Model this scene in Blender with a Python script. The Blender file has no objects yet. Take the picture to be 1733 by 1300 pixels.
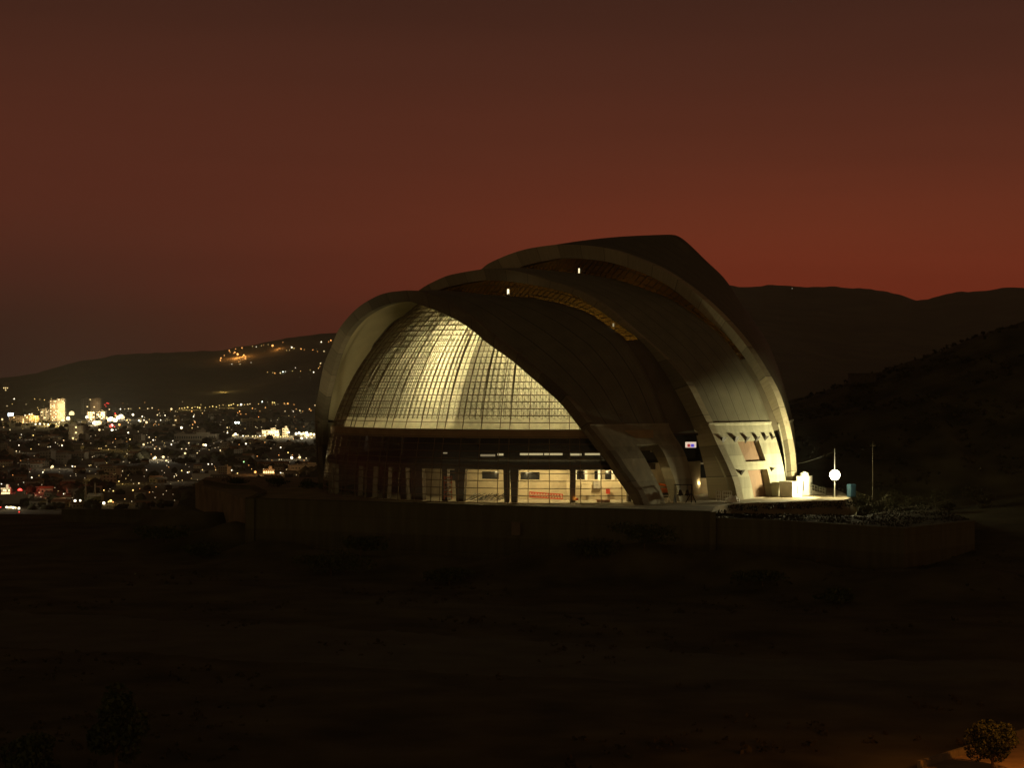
import bpy, bmesh, math, random
import numpy as np
from mathutils import Vector, Matrix, noise
from mathutils.bvhtree import BVHTree
random.seed(7); rng=np.random.default_rng(7)
S=bpy.context.scene; COL=S.collection
F=3500.; CZ=20.07; CX0=866.5; CY0=650.; C=np.array([8.19,390.,0.])
AX=0.80; NV=np.array([-math.sin(AX),-math.cos(AX),0.]); UV=np.array([math.cos(AX),-math.sin(AX),0.])
def ray(px,py): return np.array([(px-CX0)/F,1.,-(py-CY0)/F])
def at(px,py,Y): r=ray(px,py)*Y; r[2]+=CZ; return r
def onz(px,py,z): return at(px,py,(CZ-z)*F/(py-CY0))
def proj(P): return CX0+P[0]/P[1]*F, CY0-(P[2]-CZ)/P[1]*F

# ------------------------------------------------------------------ materials
MATS={}
def mat(name,col,rough=.8,metal=0.,var=.15,scale=1.,spec=.3,emit=None,es=0.,bump=0.,stretch=(1,1,1)):
    if name in MATS: return MATS[name]
    m=bpy.data.materials.new(name); m.use_nodes=True; nt=m.node_tree; b=nt.nodes['Principled BSDF']
    b.inputs['Roughness'].default_value=rough; b.inputs['Metallic'].default_value=metal
    b.inputs['Specular IOR Level'].default_value=spec
    b.inputs['Base Color'].default_value=(*col,1)
    if var>0:
        tc=nt.nodes.new('ShaderNodeTexCoord'); mp=nt.nodes.new('ShaderNodeMapping'); mp.inputs['Scale'].default_value=stretch
        nz=nt.nodes.new('ShaderNodeTexNoise'); nz.inputs['Scale'].default_value=scale; nz.inputs['Detail'].default_value=6
        nt.links.new(tc.outputs['Object'],mp.inputs['Vector']); nt.links.new(mp.outputs['Vector'],nz.inputs['Vector'])
        cr=nt.nodes.new('ShaderNodeValToRGB'); e=cr.color_ramp.elements
        e[0].position=.3; e[1].position=.7
        e[0].color=(*[c*(1-var) for c in col],1); e[1].color=(*[min(1,c*(1+var)) for c in col],1)
        nt.links.new(nz.outputs['Fac'],cr.inputs['Fac']); nt.links.new(cr.outputs['Color'],b.inputs['Base Color'])
        if bump>0:
            bp=nt.nodes.new('ShaderNodeBump'); bp.inputs['Strength'].default_value=bump; bp.inputs['Distance'].default_value=.3
            nt.links.new(nz.outputs['Fac'],bp.inputs['Height']); nt.links.new(bp.outputs['Normal'],b.inputs['Normal'])
    if emit:
        b.inputs['Emission Color'].default_value=(*emit,1); b.inputs['Emission Strength'].default_value=es
        m.cycles.emission_sampling='NONE'
    MATS[name]=m; return m
def ribbed(name,col,count,rough=.62,dark=.45,metal=.0):
    """standing-seam sheet: seams run along the arch, U of the UV map goes across the shell"""
    m=mat(name,col,rough,metal,var=0); nt=m.node_tree; b=nt.nodes['Principled BSDF']
    uv=nt.nodes.new('ShaderNodeUVMap'); sp=nt.nodes.new('ShaderNodeSeparateXYZ'); nt.links.new(uv.outputs[0],sp.inputs[0])
    def mth(op,a,bv):
        n=nt.nodes.new('ShaderNodeMath'); n.operation=op
        if hasattr(a,'links'): nt.links.new(a,n.inputs[0])
        else: n.inputs[0].default_value=a
        n.inputs[1].default_value=bv; return n.outputs[0]
    fr=mth('FRACT',mth('MULTIPLY',sp.outputs[0],count),0); seam=mth('LESS_THAN',fr,.14)
    fr2=mth('FRACT',mth('MULTIPLY',sp.outputs[0],count/5.),0); seam2=mth('LESS_THAN',fr2,.06)
    mx=nt.nodes.new('ShaderNodeMath'); mx.operation='MAXIMUM'
    hs=mth('MULTIPLY',seam,.3); nt.links.new(hs,mx.inputs[0]); nt.links.new(seam2,mx.inputs[1])
    tc=nt.nodes.new('ShaderNodeTexCoord'); nz=nt.nodes.new('ShaderNodeTexNoise'); nz.inputs['Scale'].default_value=.35; nz.inputs['Detail'].default_value=5
    nt.links.new(tc.outputs['Object'],nz.inputs['Vector'])
    c1=nt.nodes.new('ShaderNodeValToRGB'); c1.color_ramp.elements[0].position=.3; c1.color_ramp.elements[1].position=.7
    c1.color_ramp.elements[0].color=(*[c*.85 for c in col],1); c1.color_ramp.elements[1].color=(*[c*1.12 for c in col],1)
    nt.links.new(nz.outputs['Fac'],c1.inputs['Fac'])
    mix=nt.nodes.new('ShaderNodeMix'); mix.data_type='RGBA'
    nt.links.new(mx.outputs[0],mix.inputs[0]); nt.links.new(c1.outputs['Color'],mix.inputs[6]); mix.inputs[7].default_value=(*[c*dark for c in col],1)
    nt.links.new(mix.outputs[2],b.inputs['Base Color'])
    bp=nt.nodes.new('ShaderNodeBump'); bp.inputs['Strength'].default_value=.6; bp.inputs['Distance'].default_value=.12
    nt.links.new(mx.outputs[0],bp.inputs['Height']); nt.links.new(bp.outputs['Normal'],b.inputs['Normal'])
    return m
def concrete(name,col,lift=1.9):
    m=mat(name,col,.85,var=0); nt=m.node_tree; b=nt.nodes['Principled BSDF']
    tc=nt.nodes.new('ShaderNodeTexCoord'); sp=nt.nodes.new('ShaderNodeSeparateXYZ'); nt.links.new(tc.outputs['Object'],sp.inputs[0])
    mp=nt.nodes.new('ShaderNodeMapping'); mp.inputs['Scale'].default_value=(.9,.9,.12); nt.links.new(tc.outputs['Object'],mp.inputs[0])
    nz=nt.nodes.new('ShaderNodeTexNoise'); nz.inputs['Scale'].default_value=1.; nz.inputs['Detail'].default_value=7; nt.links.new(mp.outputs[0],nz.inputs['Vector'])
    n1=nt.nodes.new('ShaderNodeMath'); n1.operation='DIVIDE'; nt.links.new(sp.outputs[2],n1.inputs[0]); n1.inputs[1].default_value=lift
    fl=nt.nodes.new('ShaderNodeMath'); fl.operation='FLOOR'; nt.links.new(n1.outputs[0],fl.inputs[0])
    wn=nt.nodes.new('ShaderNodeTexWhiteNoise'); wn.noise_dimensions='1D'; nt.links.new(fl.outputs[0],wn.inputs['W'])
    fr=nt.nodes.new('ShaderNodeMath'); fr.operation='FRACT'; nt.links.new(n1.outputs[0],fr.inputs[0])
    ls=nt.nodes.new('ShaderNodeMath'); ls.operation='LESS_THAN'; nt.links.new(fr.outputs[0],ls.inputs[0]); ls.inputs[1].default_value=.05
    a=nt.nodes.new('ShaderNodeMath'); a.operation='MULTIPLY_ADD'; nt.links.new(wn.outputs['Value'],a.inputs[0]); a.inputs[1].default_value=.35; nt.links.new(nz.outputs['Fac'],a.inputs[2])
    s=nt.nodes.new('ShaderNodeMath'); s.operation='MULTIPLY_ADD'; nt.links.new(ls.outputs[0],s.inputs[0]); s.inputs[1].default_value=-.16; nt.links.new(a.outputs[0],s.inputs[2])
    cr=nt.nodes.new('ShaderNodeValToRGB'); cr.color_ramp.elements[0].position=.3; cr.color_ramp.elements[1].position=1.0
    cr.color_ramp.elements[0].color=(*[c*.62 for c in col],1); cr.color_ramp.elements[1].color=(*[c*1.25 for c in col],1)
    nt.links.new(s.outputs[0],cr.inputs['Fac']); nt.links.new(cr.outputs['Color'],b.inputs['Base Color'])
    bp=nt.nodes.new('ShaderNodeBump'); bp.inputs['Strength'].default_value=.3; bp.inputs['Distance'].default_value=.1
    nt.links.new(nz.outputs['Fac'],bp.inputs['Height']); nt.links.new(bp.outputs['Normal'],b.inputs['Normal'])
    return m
def segmented(name,col,n):
    """panels butted end to end along the arch (V of the UV map), each a little different, with rain streaks"""
    m=mat(name,col,.75,var=0); nt=m.node_tree; b=nt.nodes['Principled BSDF']
    uv=nt.nodes.new('ShaderNodeUVMap'); sp=nt.nodes.new('ShaderNodeSeparateXYZ'); nt.links.new(uv.outputs[0],sp.inputs[0])
    def mth(op,a,b_,c_=0.):
        k=nt.nodes.new('ShaderNodeMath'); k.operation=op
        for i,v in enumerate((a,b_,c_)):
            if hasattr(v,'is_linked'): nt.links.new(v,k.inputs[i])
            else: k.inputs[i].default_value=v
        return k.outputs[0]
    s=mth('MULTIPLY',sp.outputs[1],float(n)); wn=nt.nodes.new('ShaderNodeTexWhiteNoise'); wn.noise_dimensions='1D'; nt.links.new(mth('FLOOR',s,0.),wn.inputs['W'])
    j=mth('LESS_THAN',mth('FRACT',s,0.),.03); mp=nt.nodes.new('ShaderNodeMapping'); mp.inputs['Scale'].default_value=(1.2,420,1); nt.links.new(uv.outputs[0],mp.inputs[0])
    nz=nt.nodes.new('ShaderNodeTexNoise'); nz.inputs['Scale'].default_value=1.; nz.inputs['Detail'].default_value=4; nt.links.new(mp.outputs[0],nz.inputs['Vector'])
    f=mth('MULTIPLY_ADD',wn.outputs['Value'],.45,.55); f=mth('MULTIPLY',f,mth('MULTIPLY_ADD',nz.outputs['Fac'],.7,.75)); f=mth('MULTIPLY',f,mth('MULTIPLY_ADD',j,-.45,1.))
    vm=nt.nodes.new('ShaderNodeVectorMath'); vm.operation='SCALE'; vm.inputs[0].default_value=col; nt.links.new(f,vm.inputs['Scale']); nt.links.new(vm.outputs[0],b.inputs['Base Color']); return m
def translucent(name,col,front=.35):
    m=bpy.data.materials.new(name); m.use_nodes=True; nt=m.node_tree; nt.nodes.clear()
    o=nt.nodes.new('ShaderNodeOutputMaterial'); mx=nt.nodes.new('ShaderNodeMixShader'); d=nt.nodes.new('ShaderNodeBsdfDiffuse'); t=nt.nodes.new('ShaderNodeBsdfTranslucent')
    tc=nt.nodes.new('ShaderNodeTexCoord'); nz=nt.nodes.new('ShaderNodeTexNoise'); nz.inputs['Scale'].default_value=.9; nz.inputs['Detail'].default_value=6
    nt.links.new(tc.outputs['Object'],nz.inputs['Vector']); cr=nt.nodes.new('ShaderNodeValToRGB'); cr.color_ramp.elements[0].position=.3; cr.color_ramp.elements[1].position=.7
    cr.color_ramp.elements[0].color=(*[c*.82 for c in col],1); cr.color_ramp.elements[1].color=(*[min(1,c*1.12) for c in col],1)
    nt.links.new(nz.outputs['Fac'],cr.inputs['Fac'])
    for q in (d,t): nt.links.new(cr.outputs['Color'],q.inputs['Color'])
    mx.inputs[0].default_value=1-front; nt.links.new(d.outputs[0],mx.inputs[1]); nt.links.new(t.outputs[0],mx.inputs[2]); nt.links.new(mx.outputs[0],o.inputs['Surface'])
    MATS[name]=m; return m
def glass(name,tint=(.9,.9,.88),gl=.07):
    m=bpy.data.materials.new(name); m.use_nodes=True; nt=m.node_tree; nt.nodes.clear()
    o=nt.nodes.new('ShaderNodeOutputMaterial'); mx=nt.nodes.new('ShaderNodeMixShader'); d=nt.nodes.new('ShaderNodeBsdfTransparent'); g=nt.nodes.new('ShaderNodeBsdfGlossy')
    d.inputs[0].default_value=(*tint,1); g.inputs['Roughness'].default_value=.08; mx.inputs[0].default_value=gl
    nt.links.new(d.outputs[0],mx.inputs[1]); nt.links.new(g.outputs[0],mx.inputs[2]); nt.links.new(mx.outputs[0],o.inputs['Surface'])
    MATS[name]=m; return m
def lampmat(name,col,s):
    return mat(name,(.8,.8,.8),var=0,emit=col,es=s)

# ------------------------------------------------------------------ mesh helpers
def link(name,me,parent=None):
    o=bpy.data.objects.new(name,me); COL.objects.link(o)
    if parent is not None: o.parent=parent
    return o
def mesh(name,V,Fc,m,parent=None,smooth=False,uvs=None,mats=None,mi=None):
    me=bpy.data.meshes.new(name); V=np.asarray(V,float)
    me.from_pydata([tuple(v) for v in V],[],[tuple(int(i) for i in f) for f in Fc])
    for mm in ([m] if mats is None else mats): me.materials.append(mm)
    if mi is not None: me.polygons.foreach_set('material_index',np.asarray(mi,dtype=np.int32))
    if smooth: me.polygons.foreach_set('use_smooth',[True]*len(me.polygons))
    if uvs is not None:
        ul=me.uv_layers.new(name='UVMap'); idx=np.empty(len(me.loops),dtype=np.int32); me.loops.foreach_get('vertex_index',idx)
        ul.data.foreach_set('uv',np.asarray(uvs,dtype=np.float32)[idx].ravel())
    me.update(); return link(name,me,parent)
def tag(o,label=None,cat=None,group=None,kind=None):
    if label: o['label']=label
    if cat: o['category']=cat
    if group: o['group']=group
    if kind: o['kind']=kind
    return o
def empty(name,loc,label,cat,group=None,rz=0):
    o=bpy.data.objects.new(name,None); COL.objects.link(o); o.location=loc; o.rotation_euler=(0,0,rz); return tag(o,label,cat,group)
def quads(nu,nv,closed=False):
    out=[]
    for i in range(nu-1):
        for j in range(nv-1 if not closed else nv):
            a=i*nv+j; b=i*nv+(j+1)%nv; out.append((a,b,b+nv,a+nv))
    return out
class MB:
    def __init__(s): s.v=[]; s.f=[]; s.m=[]
    def add(s,V,Fc,mi=0):
        k=len(s.v); s.v+= [tuple(map(float,v)) for v in V]; s.f+=[tuple(i+k for i in f) for f in Fc]; s.m+=[mi]*len(Fc); return s
    def box(s,c,d,rz=0.,mi=0,taper=1.,M=None):
        x,y,z=[q/2 for q in d]; P=[]
        for sz,t in ((-z,1.),(z,taper)):
            for sx,sy in ((-1,-1),(1,-1),(1,1),(-1,1)):
                X,Y=sx*x*t,sy*y*t; P.append((X*math.cos(rz)-Y*math.sin(rz)+c[0],X*math.sin(rz)+Y*math.cos(rz)+c[1],sz+c[2]))
        return s.add(P,[(3,2,1,0),(4,5,6,7),(0,1,5,4),(1,2,6,5),(2,3,7,6),(3,0,4,7)],mi)
    def bar(s,a,b,r,n=6,mi=0,r2=None):
        a=np.array(a,float);b=np.array(b,float); d=b-a; d/=np.linalg.norm(d)+1e-9; h=np.array([0,0,1.]) if abs(d[2])<.9 else np.array([1.,0,0])
        e=np.cross(d,h); e/=np.linalg.norm(e); g=np.cross(d,e); r2=r if r2 is None else r2; P=[]
        for q,rr in ((a,r),(b,r2)):
            for k in range(n):
                t=2*math.pi*(k+.5)/n; P.append(q+rr*(math.cos(t)*e+math.sin(t)*g))
        return s.add(P,[(k,(k+1)%n,n+(k+1)%n,n+k) for k in range(n)]+[tuple(range(n-1,-1,-1)),tuple(range(n,2*n))],mi)
    def lathe(s,c,prof,n=16,mi=0):
        P=[];Fc=[]
        for r,z in prof:
            for k in range(n): t=2*math.pi*k/n; P.append((c[0]+r*math.cos(t),c[1]+r*math.sin(t),c[2]+z))
        for i in range(len(prof)-1):
            for k in range(n): Fc.append((i*n+k,i*n+(k+1)%n,(i+1)*n+(k+1)%n,(i+1)*n+k))
        return s.add(P,Fc,mi)
    def sphere(s,c,r,mi=0,nu=8,nv=12):
        return s.lathe(c,[(max(1e-3,r*math.sin(math.pi*i/nu)),-r*math.cos(math.pi*i/nu)) for i in range(nu+1)],nv,mi)
    def build(s,name,mats,parent=None,smooth=False):
        if not isinstance(mats,(list,tuple)): mats=[mats]
        return mesh(name,s.v,s.f,None,parent,smooth,mats=mats,mi=s.m)
def bars(A,B,r,n=4):
    A=np.asarray(A,float);B=np.asarray(B,float); d=B-A; d/=np.linalg.norm(d,axis=1)[:,None]+1e-9
    h=np.where(np.abs(d[:,2:3])<.9,np.array([[0,0,1.]]),np.array([[1.,0,0]])); e=np.cross(d,h); e/=np.linalg.norm(e,axis=1)[:,None]; g=np.cross(d,e)
    V=np.empty((len(A),2*n,3))
    for k in range(n):
        t=2*math.pi*(k+.5)/n; o=r*(math.cos(t)*e+math.sin(t)*g); V[:,k]=A+o; V[:,n+k]=B+o
    base=np.arange(len(A))[:,None]*2*n
    Fc=np.concatenate([base+np.array([[k,(k+1)%n,n+(k+1)%n,n+k]]) for k in range(n)])
    return V.reshape(-1,3),Fc
def fastmesh(name,V,Fc,m,parent=None):
    V=np.asarray(V,np.float32);Fc=np.asarray(Fc,np.int32); me=bpy.data.meshes.new(name); k=Fc.shape[1]
    me.vertices.add(len(V)); me.vertices.foreach_set('co',V.ravel()); me.loops.add(Fc.size); me.loops.foreach_set('vertex_index',Fc.ravel())
    me.polygons.add(len(Fc)); me.polygons.foreach_set('loop_start',np.arange(len(Fc),dtype=np.int32)*k); me.materials.append(m); me.update(calc_edges=True); me.validate()
    return link(name,me,parent)
def light(name,loc,power,col,r=.3,parent=None):
    l=bpy.data.lights.new(name,'POINT'); l.energy=power; l.color=col; l.shadow_soft_size=r; o=bpy.data.objects.new(name,l); COL.objects.link(o); o.location=loc
    if parent is not None:
        o.parent=parent; o.location=Vector(loc)-parent.location if parent.rotation_euler.z==0 else parent.matrix_basis.inverted()@Vector(loc)
    return o

# ------------------------------------------------------------------ traced arch outlines, laid on real leaning planes
T={
'1o':[(540,840),(533,707),(539,664),(548,619),(561,586),(575,555),(604,522),(634,503),(657,495),(682,492),(708,493),(738,502),(764,515),(799,537),(832,565)],
'1i':[(549,840),(547.5,780),(547,707),(561,636),(578,583),(604,545),(639,521),(672,511.5),(723,520),(754,532),(794,555),(825,581),(863,608),(896,636),(926,662),(952,687),(984,728),(1005,755),(1027,783),(1040,804),(1050,818),(1060,833),(1071,849)],
'2o':[(708,492),(748,470),(774,462.5),(812,456),(850,456),(888,462),(926,474),(971,489),(1022,517),(1072,558),(1123,603),(1161,647),(1182,686),(1201,724),(1216,757),(1230,786),(1242,816),(1249,847)],
'2i':[(736,494),(774,482),(812,475),(863,476.5),(901,482),(939,490),(971,499),(1009,522),(1039,545),(1072,570),(1100,596),(1130,640),(1155,684),(1172,720),(1183.5,757),(1194,802),(1199,845)],
'3o':[(816,454),(850,435),(888,422),(926,415.5),(960,413.5),(996,415.5),(1034,422),(1072,435),(1110,451),(1148,474),(1187,504),(1225,540),(1260,581),(1288,624),(1309,662),(1322,700),(1332,740),(1338,780),(1342,839)],
'3i':[(873,456),(901,446),(939,438),(971,437),(1022,442),(1072,456),(1123,479),(1164,509),(1199,540),(1238,581),(1263,616),(1288,659),(1306,702),(1319,739),(1328,780),(1333,838)],
'r1':[(800,499),(850,502),(901,504),(960,517),(996,530),(1034,555),(1062,578),(1100,640),(1133,723),(1158,764),(1170,805),(1175,847)],
'r2':[(920,461),(971,464),(1022,469),(1060,478),(1098,492),(1136,507),(1174,532),(1212,560),(1240,591),(1263,624),(1280,654),(1294,689),(1309,729),(1322,772),(1330,814),(1332,838)],
'r3':[(1123,397),(1141,397.3),(1154,403),(1169,415.5),(1196,442),(1226,471),(1250,507),(1275,542),(1296,575),(1316,619),(1331,667),(1341,708),(1345,734),(1350,809),(1350,838)]}
AXS={'1':.90}
PL={'1':(18.6,.431),'2':(0.,.355),'3':(-21.8,.387),'r1':(6.4,.284),'r2':(-18.5,.36),'r3':(-41.,.22)}
def plane(k): return PL[k] if k in PL else PL[k[0]]
def axes(k):
    a=AXS.get(k[0],AX); return np.array([-math.sin(a),-math.cos(a),0.]),np.array([math.cos(a),-math.sin(a),0.])
def to_sz(k):
    a,l=plane(k); NVk,UVk=axes(k); M=C+a*NVk; v=NVk*l+np.array([0,0,1.]); N=np.cross(UVk,v); o=np.array([0,0,CZ]); out=[]
    for p in T[k]:
        r=ray(*p); t=np.dot(M-o,N)/np.dot(r,N); P=o+t*r; out.append((np.dot(P-M,UVk),P[2]))
    return out
def from_sz(k,s,z,dn=0.):
    a,l=plane(k); NVk,UVk=axes(k); return C+(a+l*z+dn)*NVk+UVk*s+np.array([0,0,z])
def spline(P,n):
    P=np.array(P,float); Q=[P[0]]
    for i in range(len(P)-1):
        p0=P[max(i-1,0)];p1=P[i];p2=P[i+1];p3=P[min(i+2,len(P)-1)]
        for t in np.linspace(0,1,13)[1:]:
            Q.append(.5*((2*p1)+(-p0+p2)*t+(2*p0-5*p1+4*p2-p3)*t*t+(-p0+3*p1-3*p2+p3)*t**3))
    Q=np.array(Q); d=np.r_[0,np.cumsum(np.linalg.norm(np.diff(Q,axis=0),axis=1))]; g=np.linspace(0,d[-1],n)
    return np.c_[np.interp(g,d,Q[:,0]),np.interp(g,d,Q[:,1])]
NH=64
def full(k,s0):
    """(s,z) of the whole arch, right foot first; apex is row NH-1"""
    P=to_sz(k)
    if k[0]=='1':
        right=[p for p in P if p[0]>=s0]; left=[p for p in P if p[0]<s0]
        ap=(s0,max(p[1] for p in P)+.02)
        R=right[::-1]+[ap]; L=[ap]+left[::-1]
        if k=='1o':   # the lower right flank of the outer edge is hidden: keep the rim's width
            inn=[p for p in to_sz('1i') if p[0]>17 and p[1]<27.]; ext=[]
            for i,p in enumerate(inn):
                q0=inn[max(i-1,0)];q1=inn[min(i+1,len(inn)-1)]; d=np.array(q1)-np.array(q0); d/=np.linalg.norm(d); nn=np.array([-d[1],d[0]])
                w=2.3+.5*(i/len(inn)); ext.append((p[0]+nn[0]*w,p[1]+nn[1]*w))
            R=ext[::-1]+right[::-1]+[ap]
    else:
        right=[p for p in P if p[0]>s0]; vis=[p for p in P if p[0]<=s0]
        ap=(s0,max(p[1] for p in P)+.05); R=right[::-1]+[ap]
        zl=min([p[1] for p in vis]+[99]); mir=[(2*s0-p[0],p[1]) for p in right]
        if k[0]=='r': L=[ap]+mir
        else:
            vis=sorted(vis,key=lambda p:-p[0]); sl=vis[-1][0]; L=[ap]+vis+[m for m in mir if m[1]<zl-2]
    if R[0][1]>-1: R=[(R[0][0]+.1,-1.5)]+R
    if L[-1][1]>-1: L=L+[(L[-1][0]-.1,-1.5)]
    return np.r_[spline(R,NH),spline(L,NH)[1:]]
S0={'1o':0,'1i':0,'2o':-4,'2i':-4,'3o':-3,'3i':-3,'r1':-3,'r2':-4,'r3':-1.5}
CV={k:full(k,s) for k,s in S0.items()}
def pts(k,dn=0.,off=0.):
    c=CV[k]; t=np.gradient(c,axis=0); t/=np.linalg.norm(t,axis=1)[:,None]+1e-9; nn=np.c_[t[:,1],-t[:,0]]  # outward for right-foot-first order
    q=c+nn*off; return np.array([from_sz(k,s,z,dn) for s,z in q])
def resamp(P,n):
    d=np.r_[0,np.cumsum(np.linalg.norm(np.diff(P,axis=0),axis=1))]; g=np.linspace(0,d[-1],n); return np.c_[[np.interp(g,d,P[:,i]) for i in range(3)]].T
def cutz(P,z0,right,n=60):
    """half of a curve above z0"""
    h=P[:NH] if right else P[NH-1:][::-1]; z=h[:,2]; i=np.argmax(z>z0); t=(z0-z[i-1])/(z[i]-z[i-1]); q=np.r_[[h[i-1]+(h[i]-h[i-1])*t],h[i:]]; return resamp(q,n)
def above(P,z0,n=60):
    return np.r_[cutz(P,z0,True,n),cutz(P,z0,False,n)[::-1][1:]]
def atz(P,z,right):
    h=P[:NH] if right else P[NH-1:][::-1]; return np.array([np.interp(z,h[:,2],h[:,0]),np.interp(z,h[:,2],h[:,1]),z])

# ------------------------------------------------------------------ palette
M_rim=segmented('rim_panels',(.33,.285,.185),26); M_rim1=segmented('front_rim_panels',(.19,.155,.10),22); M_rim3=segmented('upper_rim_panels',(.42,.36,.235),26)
M_roof=ribbed('dark_roof_sheet',(.15,.135,.09),26); M_roof2=ribbed('grey_roof_sheet',(.20,.185,.125),32); M_roof3=ribbed('rear_roof_sheet',(.13,.12,.075),34)
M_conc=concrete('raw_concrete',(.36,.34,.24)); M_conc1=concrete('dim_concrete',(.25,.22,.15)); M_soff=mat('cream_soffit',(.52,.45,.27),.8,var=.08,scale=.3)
M_dark=mat('dark_steel',(.05,.04,.03),.5,var=.1); M_mull=mat('brown_mullion',(.19,.135,.075),.5,var=.1)
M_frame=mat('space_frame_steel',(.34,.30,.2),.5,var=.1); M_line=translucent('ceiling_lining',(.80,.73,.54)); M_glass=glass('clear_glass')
M_amber=translucent('amber_glazing',(.088,.043,.007),.15); M_beige=mat('beige_plaster',(.62,.52,.34),.85,var=.14,scale=.6); M_slab=mat('dim_slab',(.10,.08,.055),.85,var=.15)
M_brown=mat('brown_door_panel',(.24,.15,.09),.7,var=.15,scale=.8,stretch=(3,3,.3)); M_lightstop=mat('light_stop_sheet',(.12,.10,.065),.6,var=.2,scale=.3); M_white=mat('white_paint',(.78,.76,.68),.6,var=.06); M_red=mat('red_paint',(.5,.05,.02),.5,var=.1)
M_orange=mat('orange_paint',(.6,.13,.02),.5,var=.15); M_win=mat('dark_window_glass',(.02,.02,.02),.15,var=.1,spec=.5); M_black=mat('black_steel',(.02,.018,.015),.5,var=.1)

# ------------------------------------------------------------------ the hall
hall=empty('arched_hall',tuple(C),'huge hall of three nested leaning arched shells with a glowing glazed front','building')
def W(o):   # parts are modelled in world coordinates; hall sits at C
    o.matrix_parent_inverse=Matrix.Translation(-Vector(C)); return o
def loft(name,rows,m,parent,smooth=True,closed=False,uv=True,sub=None):
    rows=[np.asarray(r) for r in rows]; n=len(rows[0]); V=np.concatenate(rows)
    uvs=np.concatenate([np.c_[np.full(n,i/(len(rows)-1)),np.linspace(0,1,n)] for i in range(len(rows))])
    fc=quads(len(rows),n)
    if closed: fc+= [( (len(rows)-1)*n+j,(len(rows)-1)*n+j+1,j+1,j) for j in range(n-1)]
    return mesh(name,V,fc,m,parent,smooth,uvs)
GZ=13.2; R0=43.6
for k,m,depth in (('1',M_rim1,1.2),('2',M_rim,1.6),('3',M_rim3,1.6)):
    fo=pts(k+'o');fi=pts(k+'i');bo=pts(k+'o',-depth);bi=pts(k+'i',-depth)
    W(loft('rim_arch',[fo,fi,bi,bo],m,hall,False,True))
def between(A,B,n): return [A+(B-A)*t for t in np.linspace(0,1,n)]
ROOF={}; ROWS={}
for k,r,m,th in (('1','r1',M_roof,.9),('2','r2',M_roof2,.9),('3','r3',M_roof3,.9)):
    A=pts(k+'o',-.3,-.1); B=pts(r)
    a=above(A,GZ); b=above(B,GZ)
    rows=between(a,b,15)
    for i_,row in enumerate(rows[1:-1],1):
        t_=i_/14; d_=row-C; rr=np.linalg.norm(d_,axis=1); hz_=np.clip((row[:,2]-GZ)/9,0,1); hz_=hz_*hz_*(3-2*hz_); add=.5*math.sin(math.pi*t_)*hz_
        if k=='1': sm=np.clip((d_@NV-(11.5+.30*d_[:,2]))/6,0,1); sm=sm*sm*(3-2*sm); add=np.maximum(add,np.maximum(0,R0+.8-rr)*sm*hz_)
        row+=d_*(add/rr)[:,None]
    ai=above(pts(k+'o',-.3,-.1-th),GZ); bi_=above(pts(r,0,-th),GZ)
    ROWS[k]=rows; rows2=rows+[b+(bi_-b)*1.0]
    W(loft('roof_shell',rows2,m,hall)); ROOF[k]=(A,B)
# soffits follow the roof sheets from inside
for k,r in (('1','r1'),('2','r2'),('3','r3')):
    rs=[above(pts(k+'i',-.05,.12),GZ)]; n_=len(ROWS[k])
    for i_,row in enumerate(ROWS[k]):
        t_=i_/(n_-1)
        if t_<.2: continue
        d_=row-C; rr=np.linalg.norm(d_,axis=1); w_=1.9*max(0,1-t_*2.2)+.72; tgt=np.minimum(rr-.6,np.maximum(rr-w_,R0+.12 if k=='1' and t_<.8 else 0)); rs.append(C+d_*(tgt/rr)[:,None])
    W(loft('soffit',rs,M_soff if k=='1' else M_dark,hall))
# rear wall closing the last shell
b=above(pts('r3',-.3,-.5),-1.); mid=(b[0]+b[-1])/2; V=np.r_[b,[mid]]
W(mesh('rear_wall',V,[(i,i+1,len(b)) for i in range(len(b)-1)],M_dark,hall))
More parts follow.
